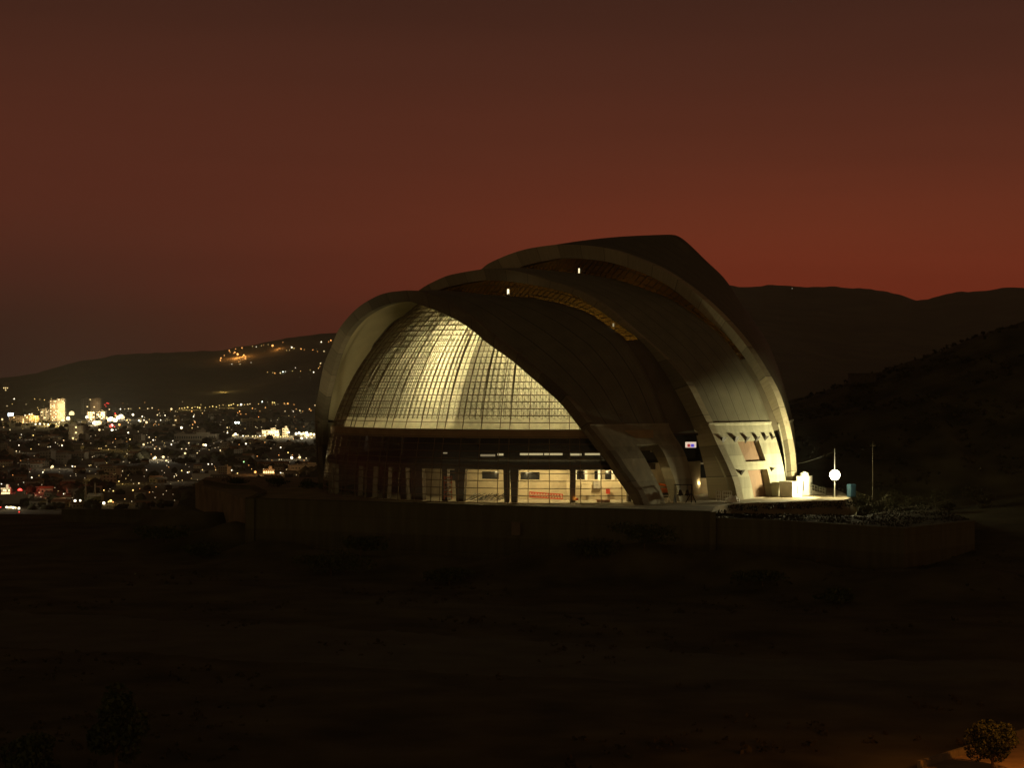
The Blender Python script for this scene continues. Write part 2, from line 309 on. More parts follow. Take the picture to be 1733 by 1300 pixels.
# concrete lower walls, solid with openings
def basewall(A,B,right,th,holes,m,zt=GZ+.02,t0=0.,t1=1.,z0=-1.3):
    """wall ruled between curves A and B below zt; holes = list of (ta,tb,za,zb)"""
    def surf(t,z):
        p=atz(A,z,right);q=atz(B,z,right); return p+(q-p)*t
    def nrm(t,z):
        e=.01; d1=surf(t+e,z)-surf(t-e,z); d2=surf(t,z+e)-surf(t,z-e); n=np.cross(d1,d2); n/=np.linalg.norm(n)
        if np.dot(n,surf(t,z)-C)<0: n=-n
        return n
    ts=sorted(set([t0,t1]+list(np.linspace(t0,t1,9))+[x for h in holes for x in h[:2]])); zs=sorted(set(list(np.linspace(z0,zt,14))+[x for h in holes for x in h[2:]]))
    idx={};V=[];Fc=[]
    def vi(i,j,s):
        if (i,j,s) not in idx:
            p=surf(ts[i],zs[j]); idx[(i,j,s)]=len(V); V.append(p-nrm(ts[i],zs[j])*(th if s else 0))
        return idx[(i,j,s)]
    def solid(i,j):
        if i<0 or j<0 or i>=len(ts)-1 or j>=len(zs)-1: return False
        tc=(ts[i]+ts[i+1])/2; zc=(zs[j]+zs[j+1])/2
        return not any(h[0]<tc<h[1] and h[2]<zc<h[3] for h in holes)
    for i in range(len(ts)-1):
        for j in range(len(zs)-1):
            if not solid(i,j): continue
            Fc.append((vi(i,j,0),vi(i+1,j,0),vi(i+1,j+1,0),vi(i,j+1,0))); Fc.append((vi(i,j+1,1),vi(i+1,j+1,1),vi(i+1,j,1),vi(i,j,1)))
            for di,dj,e in ((-1,0,((i,j),(i,j+1))),(1,0,((i+1,j+1),(i+1,j))),(0,-1,((i+1,j),(i,j))),(0,1,((i,j+1),(i+1,j+1)))):
                if not solid(i+di,j+dj):
                    (a,b_),(c,d)=e; Fc.append((vi(a,b_,0),vi(c,d,0),vi(c,d,1),vi(a,b_,1)))
    o=W(mesh('concrete_wall',V,Fc,m,hall)); return surf,nrm,o
def find_t(surf,px,py):
    best=None
    for t in np.linspace(0,1,201):
        lo,hi=-2.,16.
        for _ in range(24):
            md=(lo+hi)/2
            if proj(surf(t,md))[1]>py: lo=md
            else: hi=md
        e=abs(proj(surf(t,lo))[0]-px)
        if best is None or e<best[0]: best=(e,t,lo)
    return best[1],best[2]
O1,R1=pts('1o',-.3,-.12),pts('r1')
s1=lambda t,z:(lambda p,q:p+(q-p)*t)(atz(O1,z,True),atz(R1,z,True))
ta,za=find_t(s1,1104,800); tb,zb=find_t(s1,1137,800); _,ztop=find_t(s1,1115,752)
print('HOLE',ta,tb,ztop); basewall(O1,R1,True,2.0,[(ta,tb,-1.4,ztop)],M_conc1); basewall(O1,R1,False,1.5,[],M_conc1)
O2,R2=pts('2o',-.3,-.12),pts('r2'); s2=lambda t,z:(lambda p,q:p+(q-p)*t)(atz(O2,z,True),atz(R2,z,True))
wa,wz0=find_t(s2,1262,782); wb,_=find_t(s2,1296,781); _,wz1=find_t(s2,1275,745.5); da,_=find_t(s2,1271,815); db,_=find_t(s2,1303,815); _,dz1=find_t(s2,1284,795)
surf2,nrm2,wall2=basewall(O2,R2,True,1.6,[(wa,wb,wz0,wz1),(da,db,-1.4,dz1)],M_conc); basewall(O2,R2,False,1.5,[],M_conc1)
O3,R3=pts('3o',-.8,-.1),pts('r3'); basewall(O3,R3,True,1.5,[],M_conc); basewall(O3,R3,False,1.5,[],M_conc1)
# recessed shutter and door in the right wall
def infill(name,ta,tb,za,zb,depth,m):
    V=[]
    for dd in (depth,depth+.15):
        for t,z in ((ta-.01,za),(tb+.01,za),(tb+.01,zb+.05),(ta-.01,zb+.05)): V.append(surf2(t,z)-nrm2((ta+tb)/2,(za+zb)/2)*dd)
    return W(mesh(name,V,[(0,1,2,3),(7,6,5,4),(0,4,5,1),(1,5,6,2),(2,6,7,3),(3,7,4,0)],m,hall))
infill('window_shutter',wa,wb,wz0,wz1,.9,M_brown)
dr=infill('door',da,db,-.4,dz1,1.2,M_brown)
mb=MB(); p=surf2(da+.1*(db-da),1.2)-nrm2((da+db)/2,2)*1.1; mb.box(p,(.14,.14,1.3)); h=mb.build('handle',M_black,dr)
# gutter lip
for (A,B),m in (((O1,R1),M_conc1),((O2,R2),M_conc),((O3,R3),M_conc)):
    rows=[]
    for t in np.linspace(0,1,12):
        p=atz(A,GZ,True);q=atz(B,GZ,True); c=p+(q-p)*t; n=np.array([c[0]-C[0],c[1]-C[1],0]); n/=np.linalg.norm(n); rows.append([c-n*.2+[0,0,.12],c+n*.22+[0,0,.12],c+n*.22-[0,0,.2],c+n*.02-[0,0,.5]])
    V=np.array(rows).reshape(-1,3); W(mesh('gutter',V,quads(12,4),m,hall))
# wedge-shaped drain spouts
for px,py,sz in ((1221,742,1.),(1243,741,1.),(1262,741,.8),(1279,740,.8),(1294,739,.8),(1306,739,.6),(1253,797,.9),(1305,792,.6)):
    t,z=find_t(s2,px,py); p=surf2(t,z); n=nrm2(t,z); e=np.cross([0,0,1.],n); e/=np.linalg.norm(e); w=.75*sz
    V=[p+e*w-n*.1,p-e*w-n*.1,p-n*.1-np.array([0,0,1.3*sz]),p+e*w*.8+n*.75,p-e*w*.8+n*.75]
    W(mesh('drain_spout',V,[(0,1,2),(0,3,4,1),(3,2,4),(0,2,3),(1,4,2)],M_dark,hall))

# ---- glazed dome seen in the mouth
R0=43.6
def dome(th,ph,r=R0): return C+r*np.array([math.cos(ph)*math.sin(th),-math.cos(ph)*math.cos(th),math.sin(ph)])
def inmouth(P,k=.6,c=4.3):
    d=np.asarray(P)-C; l=d@NV; s=d@UV; z=d[...,2]; w=np.clip((s+15)/11,0,1); tight=15.3+.30*z; loose=np.where(z>14,k*z-c,np.maximum(k*z-c,3.)); return l>loose+(tight-loose)*w*(tight>loose)
TH0,TH1=math.radians(-128),math.radians(22.5)
mer=[]
for q in range(-8,3):
    c=3.2+16.2*q
    for d in (-1.15,1.15,8.1-2.35,8.1+2.35): mer.append(math.radians(c+d))
mer=[t for t in mer if TH0<t<TH1]; dph=1.25/R0; PH=[i*dph for i in range(0,50)]
A=[];B=[]
for t in mer:
    for p0,p1 in zip(PH[:-1],PH[1:]):
        a,b=dome(t,p0),dome(t,p1)
        if inmouth(a) and inmouth(b): A.append(a);B.append(b)
tt=np.linspace(TH0,TH1,100)
for p in PH:
    for t0,t1 in zip(tt[:-1],tt[1:]):
        a,b=dome(t0,p),dome(t1,p)
        if inmouth(a) and inmouth(b): A.append(a);B.append(b)
A=np.array(A);B=np.array(B); lo_=A[:,2]<12.4
W(fastmesh('glazing_bars',*bars(A[lo_],B[lo_],.085),M_mull,hall)); W(fastmesh('glazing_bars',*bars(A[~lo_],B[~lo_],.095),M_mull,hall))
def cap(name,r,ph0,ph1,m,t0=TH0,t1=TH1,nt=120,npH=40,k=.6,c=4.3,smooth=True):
    P=np.array([[dome(t,p,r) for p in np.linspace(ph0,ph1,npH)] for t in np.linspace(t0,t1,nt)]); ok=inmouth(P,k,c); fc=[]
    for i in range(nt-1):
        for j in range(npH-1):
            if ok[i,j] and ok[i+1,j] and ok[i,j+1] and ok[i+1,j+1]: a=i*npH+j; fc.append((a,a+npH,a+npH+1,a+1))
    return W(mesh(name,P.reshape(-1,3),fc,m,hall,smooth))
cap('glass_wall',R0-.02,.0,1.25,M_glass)
ph_line=math.asin(12.3/(R0-1.9)); cap('ceiling_lining',R0-1.9,ph_line,1.3,M_line,k=.6,c=3.6)
# double-layer space frame between glass and lining
A=[];B=[]; na=int((TH1-TH0)/(1.12/R0)); ths=np.linspace(TH0,TH1,na); ph0=math.asin(14.2/R0); phs=np.arange(ph0,1.2,dph)
Po=np.array([[dome(t,p,R0-.35) for p in phs] for t in ths]); tm=(ths[:-1]+ths[1:])/2; pm=(phs[:-1]+phs[1:])/2
Pi=np.array([[dome(t,p,R0-1.15) for p in pm] for t in tm]); oko=inmouth(Po,.6,4.); oki=inmouth(Pi,.6,4.)
def seg(P,Q,okp,okq):
    k=(okp&okq).ravel(); A.append(P.reshape(-1,3)[k]); B.append(Q.reshape(-1,3)[k])
seg(Po[:,:-1],Po[:,1:],oko[:,:-1],oko[:,1:])
seg(Pi[:,:-1],Pi[:,1:],oki[:,:-1],oki[:,1:]); nch=sum(len(a) for a in A)
for q in (Po[:-1,:-1],Po[1:,:-1],Po[:-1,1:],Po[1:,1:]): seg(Pi,q,oki,oki)
A=np.concatenate(A);B=np.concatenate(B); v1,f1_=bars(A[:nch],B[:nch],.06); v2,f2_=bars(A[nch:],B[nch:],.032)
W(fastmesh('space_frame',np.r_[v1,v2],np.r_[f1_,f2_+len(v1)],M_frame,hall))
# ring beam, slabs
def ring(name,ri,ro,z0,z1,m,t0=-150,t1=90,n=90):
    V=[]
    for t in np.radians(np.linspace(t0,t1,n)):
        e=np.array([math.sin(t),-math.cos(t),0])
        for r,z in ((ro,z0),(ro,z1),(ri,z1),(ri,z0)): V.append(C+e*r+[0,0,z])
    return W(mesh(name,V,quads(n,4,True),m,hall))
ring('ring_beam',38.,42.2,10.9,12.25,mat('ring_beam_brown',(.34,.24,.13),.8,var=.2,scale=.4),t1=22); ring('floor_slab',33.,43.0,5.6,6.6,M_slab,t1=22); 
mb=MB(); mb.lathe(C,[(.1,11.6),(39,11.6),(39,11.2),(.1,11.2)],64); W(mb.build('light_stop_floor',M_dark,hall))  # opaque disc added to keep ceiling lamp light out of the gallery
mb=MB(); mb.lathe(C,[(.1,.02),(43.5,.02),(43.5,-2.5)],80); W(mb.build('ground_floor',mat('screed_floor',(.4,.34,.24),.8,var=.2),hall))
# ground-floor core wall with openings
def cyl(th,r,z): return C+np.array([r*math.sin(th),-r*math.cos(th),z])
def arcwall(name,r,z0,z1,t0,t1,m,n=60,par=hall,th=.4):
    V=[]
    for t in np.radians(np.linspace(t0,t1,n)):
        for rr,z in ((r,z0),(r,z1),(r-th,z1),(r-th,z0)): V.append(cyl(t,rr,z))
    o=mesh(name,V,quads(n,4,True),m,par); return W(o) if par is hall else o
iw=arcwall('inner_wall',30.,-.5,6.1,-62,60,M_beige)
arcwall('gallery_wall',29.,6.6,11.2,-90,60,M_black)
for a,b,z0,z1 in ((-26.5,-20.5,3.4,4.7),(-12.9,-6.5,3.4,4.7),(5.2,8.6,3.3,4.9),(11.9,13.9,3.3,4.9),(15.6,18.4,3.3,4.9),(-40,-35,3.,4.8)): arcwall('window',30.1,z0,z1,a,b,M_win,6,par=iw,th=.08)
# tapered columns behind the glass
def column(px,w0,w1,py=800,m=M_slab,r=40.5,dep=.9,z1=5.7):
    th=math.asin(max(-1,min(1,(px-940)/3500*352/r))); e=np.array([math.cos(th),math.sin(th),0]); n=np.array([math.sin(th),-math.cos(th),0]); V=[]
    for z,w in ((-.5,w0),(z1,w1)):
        for a,b in ((-1,-1),(1,-1),(1,1),(-1,1)): V.append(C+n*r+e*a*w/2+n*b*dep/2+[0,0,z])
    return W(mesh('column',V,[(3,2,1,0),(4,5,6,7),(0,1,5,4),(1,2,6,5),(2,3,7,6),(3,0,4,7)],m,hall))
for px,w0,w1 in ((640,1.2,2.2),(674,1.4,1.0),(698,2.6,2.2),(746,1.1,1.0),(772,1.3,2.0),(850,.7,1.1),(863,.9,1.4),(961,.75,.9),(1056,.6,.5),(612,1.5,2.6),(586,1.,2.)): column(px,w0,w1)
for i,t in enumerate(np.radians([-88,-84,-80,-76,-73])):
    mb=MB(); p=cyl(t,42.2,2.2); mb.box(p,(.9,.9,6.2),rz=t); W(mb.build('pilaster',M_conc1,hall))
# lit gap between the gallery slab beams, made as glowing bars; floor lamps
M_gap=lampmat('lit_gap_glow',(1,.82,.42),.55)
for px0,px1,py in ((842,852,769.5),(880,919,769),(921,952,769),(964,984,769.5),(990,1016,769),(750,757,767),(813,838,771)):
    a=at(px0,py,357);b=at(px1,py,357); mb=MB(); mb.bar(a,b,.24 if px0>800 else .16,4); W(mb.build('lit_gap_bar',M_gap if px0>840 else lampmat('dim_gap_glow',(1,.8,.45),.22),hall))
for px in (858,957): 
    a=at(px-14,772,354.5); b=at(px-4,766,354.5)
for th,z,r,pw in ((-25,4.6,36,700),(-12,4.7,36,1700),(0,4.7,36,1700),(11,4.7,36,1500),(19,4.7,35,500),(-38,4.5,36,130)):
    light('floor_lamp',tuple(cyl(math.radians(th),r,z)),pw*.68,(1,.78,.36),.25,None)
# lamps behind the translucent ceiling
def lamp_in(th,z,r,pw,rad=.8): light('ceiling_lamp',tuple(cyl(math.radians(th),r,z)),pw*.62,(1,.875,.455),rad,None)
for z_,w_ in ((17,3000),(22,5600),(27,6400),(32,2600)): lamp_in(-36-.25*(z_-17),z_,math.sqrt(41.2**2-z_**2)-4.6,w_,.5)
lamp_in(-5,19,29,6600,1.5); lamp_in(6,18,31,3600,1.5); lamp_in(-14,24,27,4700,1.5); lamp_in(-58,20,28,900,1.5); lamp_in(-82,20,28,450,1.5)
def spot(name,loc,aim,power,deg,col=(1,.84,.46)):
    l_=bpy.data.lights.new(name,'SPOT'); l_.energy=power; l_.color=col; l_.shadow_soft_size=.3; l_.spot_size=math.radians(deg); l_.spot_blend=.7; o_=bpy.data.objects.new(name,l_); COL.objects.link(o_); o_.location=loc
    o_.rotation_euler=Vector(np.array(aim)-np.array(loc)).to_track_quat('-Z','Y').to_euler(); return o_
LSZ=lambda l,s,z: C+NV*l+UV*s+np.array([0,0,z])
spot('added_soffit_spot',LSZ(33.5,-33,.5),LSZ(26,-31,24),12500,120).data.shadow_soft_size=4.5  # added spot without a fixture, brightens the front arch soffit
# radial fin that divides the light behind the ceiling
V=[];t=math.radians(-28.2)
for r in (41.,31.):
    for p in np.linspace(ph_line,1.1,20): V.append(dome(t,p,r if r>40 else 31.))
W(mesh('radial_fin',V,quads(2,20),M_dark,hall))
# amber clerestories between the shells
for k,r,z0,zs in (('2','r1',11.4,27.),('3','r2',11.4,24.)):
    a=above(pts(r,-.1,-.6),z0,90); b=above(pts(k+'i',-2.2,.3),z0+1,90); up=np.where(a[:,2]>zs)[0]; i0,i1=up[0],up[-1]
    g=W(loft('clerestory',between(a[i0:i1+1],b[i0:i1+1],4),M_amber,hall))
    for s_ in (slice(0,i0+1),slice(i1,len(a))): W(loft('light_stop_panel',between(a[s_],b[s_],4),M_lightstop,hall))  # opaque panels added to keep the lower gap dark and stop lamp leaks
    A=[];B=[]
    for i in range(i0,i1+1,2): A.append(a[i]+NV*.06);B.append(b[i]+NV*.06)
    for f in (.03,.35,.68):
        c=(a+(b-a)*f+NV*.06)[i0:i1+1]; A+=list(c[:-1]);B+=list(c[1:])
    mu=fastmesh('glazing_bar',*bars(A,B,.075),M_black,g)
def lamp_cl(px,py,Y,h,w=.35,s=2.2):
    p=at(px,py,Y); mb=MB(); mb.box(p,(w,w,h)); W(mb.build('clerestory_lamp',lampmat('clerestory_glow_%d'%(s*10),(1,.85,.5),s),hall))
def clpt(k,r,px):   # depth of the clerestory at a column of the picture
    P=pts(r,-.2,-.3); i=np.argmin([abs(proj(p)[0]-px) if p[2]>20 else 1e9 for p in P[:NH+10]]); return P[i][1]
lamp_cl(860,494.5,clpt('2','r1',860)+.3,1.1); lamp_cl(980,458,clpt('3','r2',980)+.3,.9,.25,1.5); lamp_cl(1038,550,clpt('2','r1',1038)+.3,.6,.25,.3)
for l_,s_,z_,pw in ((7,-9,34,260),(7,3,34.5,260),(-10,-6,37,350),(-12,14,35,450),(-14,28,28,300)): light('roof_void_lamp',tuple(C+NV*l_+UV*s_+np.array([0,0,z_])),pw,(1,.7,.3),.5,None)
# small lit room with coloured panels in the gap beside the second arch
p=at(1169,753,368); mb=MB(); mb.box(p,(1.9,.3,1.0)); sg=W(mb.build('lit_sign_box',lampmat('sign_glow',(1,.8,.6),.7),hall))
for dx,c,nm in ((-.35,(.35,.02,.03),'red'),(.3,(.03,.02,.6),'blue')):
    mb=MB(); mb.box((p[0]+dx,p[1]-.2,p[2]-.12),(.55,.06,.55)); o=mb.build('colour_panel',lampmat('panel_'+nm,c,.9),sg)
arcwall('lit_ledge',29.5,8.,8.35,34,42,M_beige,8)

# ------------------------------------------------------------------ things on the ground floor and terrace
def lying(name,a,b,r,m,label,cat,group=None,n=5):
    mb=MB(); a=np.array(a);b=np.array(b); mb.bar(a,b,r,n); k=np.linalg.norm(b-a); d=(b-a)/k
    for f in (.02,.98): c=a+(b-a)*f; mb.bar(c-d*.12,c+d*.12,r*1.35,n)
    return tag(mb.build(name,m),label,cat,group)
a=at(896,841,359);b=at(952,845,357); 
mb=MB(); e=(b-a)/np.linalg.norm(b-a); L=np.linalg.norm(b-a)
for dz in (0,.8): mb.bar(a+[0,0,dz],b+[0,0,dz],.12,4)
for i in range(13): q=a+e*L*i/12; mb.bar(q,q+[0,0,.8],.07,4); 
for i in range(12): mb.bar(a+e*L*i/12,a+e*L*(i+1)/12+[0,0,.8],.06,4)
tag(mb.build('steel_truss',M_red),'long red steel truss lying on the lit ground floor below the centre of the glass','truss')
a=at(786,849,352); mb=MB()
for i in range(26):
    q=a+np.array([i*.24,rng.uniform(-.5,.5),.15+.05*(i%3)]); mb.bar(q,q+np.array([1.9+rng.uniform(-.5,.5),1.5,.9+rng.uniform(-.3,.3)]),.05,4)
tag(mb.build('rod_pile',M_black),'pile of thin dark rods leaning across the floor behind the left glass','rods')
# scaffold tower between two columns
def scaffold(px,w,h,label):
    b=at(px,846,352.5); t=empty('scaffold_tower',tuple(b),label,'scaffold'); d=1.2
    for x in (-w/2,w/2):
        for y in (0,d): f=MB(); f.bar((x,y,0),(x,y,h),.06,5); f.build('standard',M_orange,t)
    z=.5
    while z<h:
        for y in (0,d): g=MB(); g.bar((-w/2,y,z),(w/2,y,z),.05,4); g.build('ledger',M_orange,t)
        for s in (-1,1): g=MB(); g.bar((-s*w/2,0,z),(s*w/2,0,min(h,z+.8)),.05,4); g.build('brace',M_orange,t)
        z+=.8
    for z in (1.6,3.2): k=MB(); k.box((0,d/2,z),(w,d,.08)); k.build('deck',M_beige,t)
    return t
scaffold(758,1.3,4.0,'orange scaffold tower standing between two dark columns inside the glass')
# boxes on the floor
def crate(px,py,Y,w,h,m,label,grp=None):
    p=at(px,py,Y); t=empty('equipment_case',tuple(p),label,'case',grp); b=MB(); b.box((0,0,h/2),(w,w*.7,h)); b.build('case_body',m,t); l=MB(); l.box((0,0,h+.05),(w*1.06,w*.76,.1)); l.build('lid',m,t)
    k=MB(); k.bar((-w*.2,-w*.37,h*.6),(w*.2,-w*.37,h*.6),.04,4); k.build('handle',M_black,t)
crate(1029,836,357.5,.7,.7,M_red,'red case standing against the pale low wall at the right of the glass')
crate(973,847,353,1.1,.3,M_red,'flat red case lying on the floor beside the slim dark column')
crate(1021,850,351,2.2,.3,mat('rust_paint',(.35,.15,.07),.7),'long low rust-brown case lying by the front glass')
crate(992,838,357,1.7,1.9,M_beige,'tall cream case standing between the slim dark column and the red case')
crate(1010,828,358,1.2,1.2,mat('grey_paint',(.32,.29,.24),.7),'grey case standing high behind the tall cream case')
# low parapet with white posts behind the cases
wl=empty('low_wall',tuple(at(1010,846,358.6)),'pale low wall with white posts along its top behind the floor cases','wall'); b=MB(); b.box((0,0,1.7),(10.5,.4,3.6)); b.build('wall_body',M_beige,wl)
for px in (974,992,1014,1037): b=MB(); x=(px-1010)/3500*358.6; b.box((x,0,4.3),(.45,.4,1.65)); b.build('post',M_white,wl)
# red tracked lift seen through the concrete doorway
p=at(1122,846,366); lf=empty('boom_lift',(p[0],p[1],0),'orange-red boom lift parked inside behind the tall concrete doorway','lift')
b=MB()
for y in (-.9,.9): b=MB(); b.box((0,y,.45),(2.6,.5,.8),taper=.85); b.build('track',M_black,lf)
b=MB(); b.box((0,0,1.25),(2.4,1.7,.8),taper=.9); b.build('chassis',M_orange,lf)
b=MB(); b.bar((-1,0,1.5),(-.9,0,2.4),.28,6); b.bar((-.9,0,2.4),(1.6,0,1.9),.22,6,r2=.16); b.build('boom',M_orange,lf)
b=MB()
for z in (1.75,2.3):
    for s in ((1.6,-.5,2.6,-.5),(1.6,.5,2.6,.5),(1.6,-.5,1.6,.5),(2.6,-.5,2.6,.5)): b.bar((s[0],s[1],z),(s[2],s[3],z),.05,4)
for x in (1.6,2.6):
    for y in (-.5,.5): b.bar((x,y,1.7),(x,y,2.3),.05,4)
b.build('basket',M_red,lf)
wl2=empty('low_wall',tuple(at(1120,847,374)),'pale low wall with one white post behind the orange lift','wall'); b=MB(); b.box((0,0,1.8),(8,.4,3.6)); b.build('wall_body',M_beige,wl2); b=MB(); b.box((-.2,0,4.4),(.55,.4,1.7)); b.build('post',M_white,wl2)
light('floor_lamp',tuple(np.array(at(1122,806,369))),420,(1,.8,.42),.3)
wl3=empty('partition_wall',tuple(at(1182,846,379)),'lit cream partition wall with a dark window seen between two shell legs','wall'); b=MB(); b.box((0,0,1.9),(4.2,.4,4.1)); b.build('wall_body',M_beige,wl3); b=MB(); b.box((-.6,0,5.2),(.4,.4,2.6)); b.build('post',M_white,wl3); b=MB(); b.box((1.9,0,5.2),(.3,.4,2.6)); b.build('post',M_white,wl3); b=MB(); b.box((.4,0,6.65),(3.6,.5,.3)); b.build('lintel',M_white,wl3); b=MB(); b.box((.8,.1,5.2),(1.9,.1,2.5)); b.build('window',M_win,wl3)
light('floor_lamp',tuple(np.array(at(1183,818,374.5))),260,(1,.78,.4),.3)
# frame with two bells
def at0(px,Y,z=0.): p=at(px,650,Y); return np.array([p[0],Y,z])
bx=at0(1157,349); bells=empty('bell_stand',tuple(bx),'dark steel frame with slanting struts standing before the second concrete leg','frame')
f=MB(); f.bar((-1.45,0,0),(-1.45,0,3.05),.11,4); f.bar((1.3,0,0),(1.3,0,3.05),.11,4); f.bar((-1.6,0,3.05),(1.45,0,3.05),.12,4); f.build('gantry',M_black,bells)
for a_,b_ in (((-1.75,-1.,0),(-1.45,0,1.6)),((-1.15,1.,0),(-1.45,0,1.6)),((.3,-.2,0),(1.3,0,1.7)),((2.1,.2,0),(1.3,0,1.7))): f=MB(); f.bar(a_,b_,.09,4); f.build('strut',M_black,bells)
M_bell=mat('bronze_bell',(.10,.07,.035),.25,1.,var=.1)
for x,s,lb in ((-.6,1.,'larger dark bronze bell, nearer the concrete doorway, hanging in the steel frame'),(.62,.9,'slightly smaller dark bronze bell hanging nearer the slanting struts of the frame')):
    t=empty('bell',tuple(bx+np.array([x,0,1.25])),lb,'bell','bells hanging in the steel frame'); b=MB()
    b.lathe((0,0,0),[(.58*s,0),(.5*s,.12),(.4*s,.4),(.3*s,.75),(.22*s,.92),(.02,1.0)],20); b.build('bell_body',M_bell,t,True); b=MB(); b.bar((0,0,.95),(0,0,1.8),.05,5); b.build('hanger',M_black,t); b=MB(); b.sphere((0,0,-.05),.12*s); b.build('clapper',M_black,t)
# barrier trestles by the doorway
tr=None
for i,(px,lb) in enumerate(((1114,'white trestle barrier beside the concrete doorway edge, nearest the front leg'),(1127,'white trestle barrier in the middle of the concrete doorway'))):
    t=empty('trestle',tuple(at0(px,353)),lb,'trestle','trestles in the doorway'); b=MB(); b.box((0,0,1.0),(1.3,.12,.16)); b.build('rail',M_white,t)
    for sx in (-.5,.5):
        b=MB(); b.bar((sx-.25,0,0),(sx,0,1.0),.06,4); b.bar((sx+.25,0,0),(sx,0,1.0),.06,4); b.build('leg',M_white,t)
# cage racks and a tarp heap by the second arch
def rack(px,Y,w,h,nx,nz,label):
    t=empty('cage_rack',tuple(at0(px,Y)),label,'rack'); 
    for x in (-w/2,w/2):
        for y in (0,.7): f=MB(); f.bar((x,y,0),(x,y,h),.06,4); f.build('upright',M_white,t)
    g=MB()
    for i in range(nz+1): z=.45+(h-.45)*i/nz; g.bar((-w/2,0,z),(w/2,0,z),.055,4); g.bar((-w/2,.7,z),(w/2,.7,z),.055,4)
    for i in range(1,nx): x=-w/2+w*i/nx; g.bar((x,0,.45),(x,0,h),.04,4); g.bar((x,0,h),(x,.7,h),.04,4)
    g.bar((-w/2,0,.45),(-w/2,.7,.45),.04,4); g.bar((-w/2,.7,.45),(-w/2,.7,h),.04,4); g.build('cage_grille',M_white,t)
rack(1231,352,1.5,1.75,4,2,'white barred cage rack standing next to the white tarpaulin heap'); rack(1216,354,.7,1.7,2,2,'narrow pale cage rack standing in the dark beside the second arch leg')
pt=at0(1239,350.5); bm=bmesh.new(); bmesh.ops.create_icosphere(bm,subdivisions=4,radius=1)
for v in bm.verts:
    n=noise.noise(v.co*2.1)+.4*noise.noise(v.co*6); v.co*=1+.28*n; v.co.z=max(v.co.z,-.25)*.85; v.co.x*=1.15; v.co.x+=max(0,.2-v.co.z)*.25; v.co.y*=.7
me=bpy.data.meshes.new('tarpaulin_heap'); bm.to_mesh(me); bm.free(); me.materials.append(M_white); me.polygons.foreach_set('use_smooth',[True]*len(me.polygons))
o=link('tarpaulin_heap',me); o.location=pt+np.array([0,0,.25]); tag(o,'crumpled white tarpaulin heap lying at the foot of the second arch','tarpaulin')
# site cabins
M_cab=mat('cabin_paint',(.55,.52,.44),.6,var=.15,scale=.8)
def cabin(name,c,w,d,h,rz,m,label,cat='cabin',win=True,tank=False):
    t=empty(name,tuple(c),label,cat,None,rz); b=MB(); b.box((0,0,h/2),(w,d,h)); b.build('cabin_body',m,t); b=MB(); b.box((0,0,h+.05),(w+.15,d+.15,.1)); b.build('roof',m,t)
    if win:
        b=MB(); b.box((w*.05,-d/2-.03,h*.5),(.16,.06,h*.55)); b.build('door_gap',M_black,t)
        b=MB(); b.box((w/2+.03,d*.1,h*.55),(.06,.8,1.)); b.build('window',M_win,t)
    return t
yaw=math.radians(38)
c1=onz(1341,842,0); e1=np.array([math.cos(yaw),math.sin(yaw),0]); e2=np.array([-math.sin(yaw),math.cos(yaw),0])
cc=c1+e1*1.2+e2*1.6; cabin('site_cabin',cc,2.4,3.2,2.65,yaw,M_cab,'low white site cabin with a shaded brown side wall beside the tall wooden door')
y2=math.radians(-18); f1=np.array([math.cos(y2),math.sin(y2),0]); f2=np.array([-math.sin(y2),math.cos(y2),0]); at0_=at(1348,650,373.5); cc2=np.array([at0_[0],373.5,0])+f1*1.13+f2*1.7
k2=cabin('tall_cabin',cc2,2.26,3.4,3.3,y2,M_cab,'taller white cabin with a water tank on its roof behind the low one')
b=MB(); b.lathe((-.1,-.6,3.4),[(.75,0),(.8,.3),(.7,.55),(.3,.7),(.25,.85),(.02,.86)],16); tag(b.build('water_tank',M_white),'squat white water tank on the taller cabin roof','water tank').location=cc2
# ramp with railing
rp=empty('access_ramp',tuple(onz(1376,838,0)),'pale ramp with a barred handrail descending from the taller cabin','ramp'); b=MB(); P0=np.array([0,1.5,.8]);P1=np.array([2.3,.9,.12])
b.add([P0,P1,P1+[.3,.9,0],P0+[.3,.9,0],P0*[1,1,0],P1*[1,1,0],(P1+[.3,.9,0])*[1,1,0],(P0+[.3,.9,0])*[1,1,0]],[(0,1,2,3),(0,4,5,1),(1,5,6,2),(2,6,7,3),(3,7,4,0)]); b.build('ramp_deck',M_conc1,rp); b=MB()
for dz in (.5,1.0): b.bar(P0+[0,0,dz],P1+[0,0,dz],.035,4)
for i in range(6): q=P0+(P1-P0)*i/5; b.bar(q,q+[0,0,1.05],.035,4)
b.build('handrail',M_conc,rp)
# floodlight post
lp=onz(1412.5,842,0.); ph=(842-760)/3500*lp[1]; post=empty('lamp_post',tuple(lp),'tall thin lamp post with a blazing round floodlight halfway up at the terrace edge','lamp post')
b=MB(); b.bar((0,0,-.5),(0,0,ph),.09,8,r2=.05); b.build('pole',mat('galvanised_steel',(.35,.33,.28),.5,.3,var=.1),post)
b=MB(); b.sphere((0,-.25,3.95),.9,0,12,18); gl=b.build('globe',lampmat('floodlight_glow',(1,.93,.60),30.),post,True)
b=MB(); b.bar((0,0,3.0),(0,-.3,3.1),.07,6); b.lathe((0,-.25,3.0),[(.3,0),(.34,.12),(.28,.2)],12); b.build('bracket',M_black,post)
fl=spot('floodlight',(lp[0]-1.55,lp[1]-.35,3.95),(lp[0]-28,lp[1]+4,7.),18500,168,(1,.90,.50)); fl.data.shadow_soft_size=.5; fl.data.spot_blend=.5; light('floodlight_spill',(lp[0]+.3,lp[1]-1.8,3.95),2200,(1,.90,.50),.5)
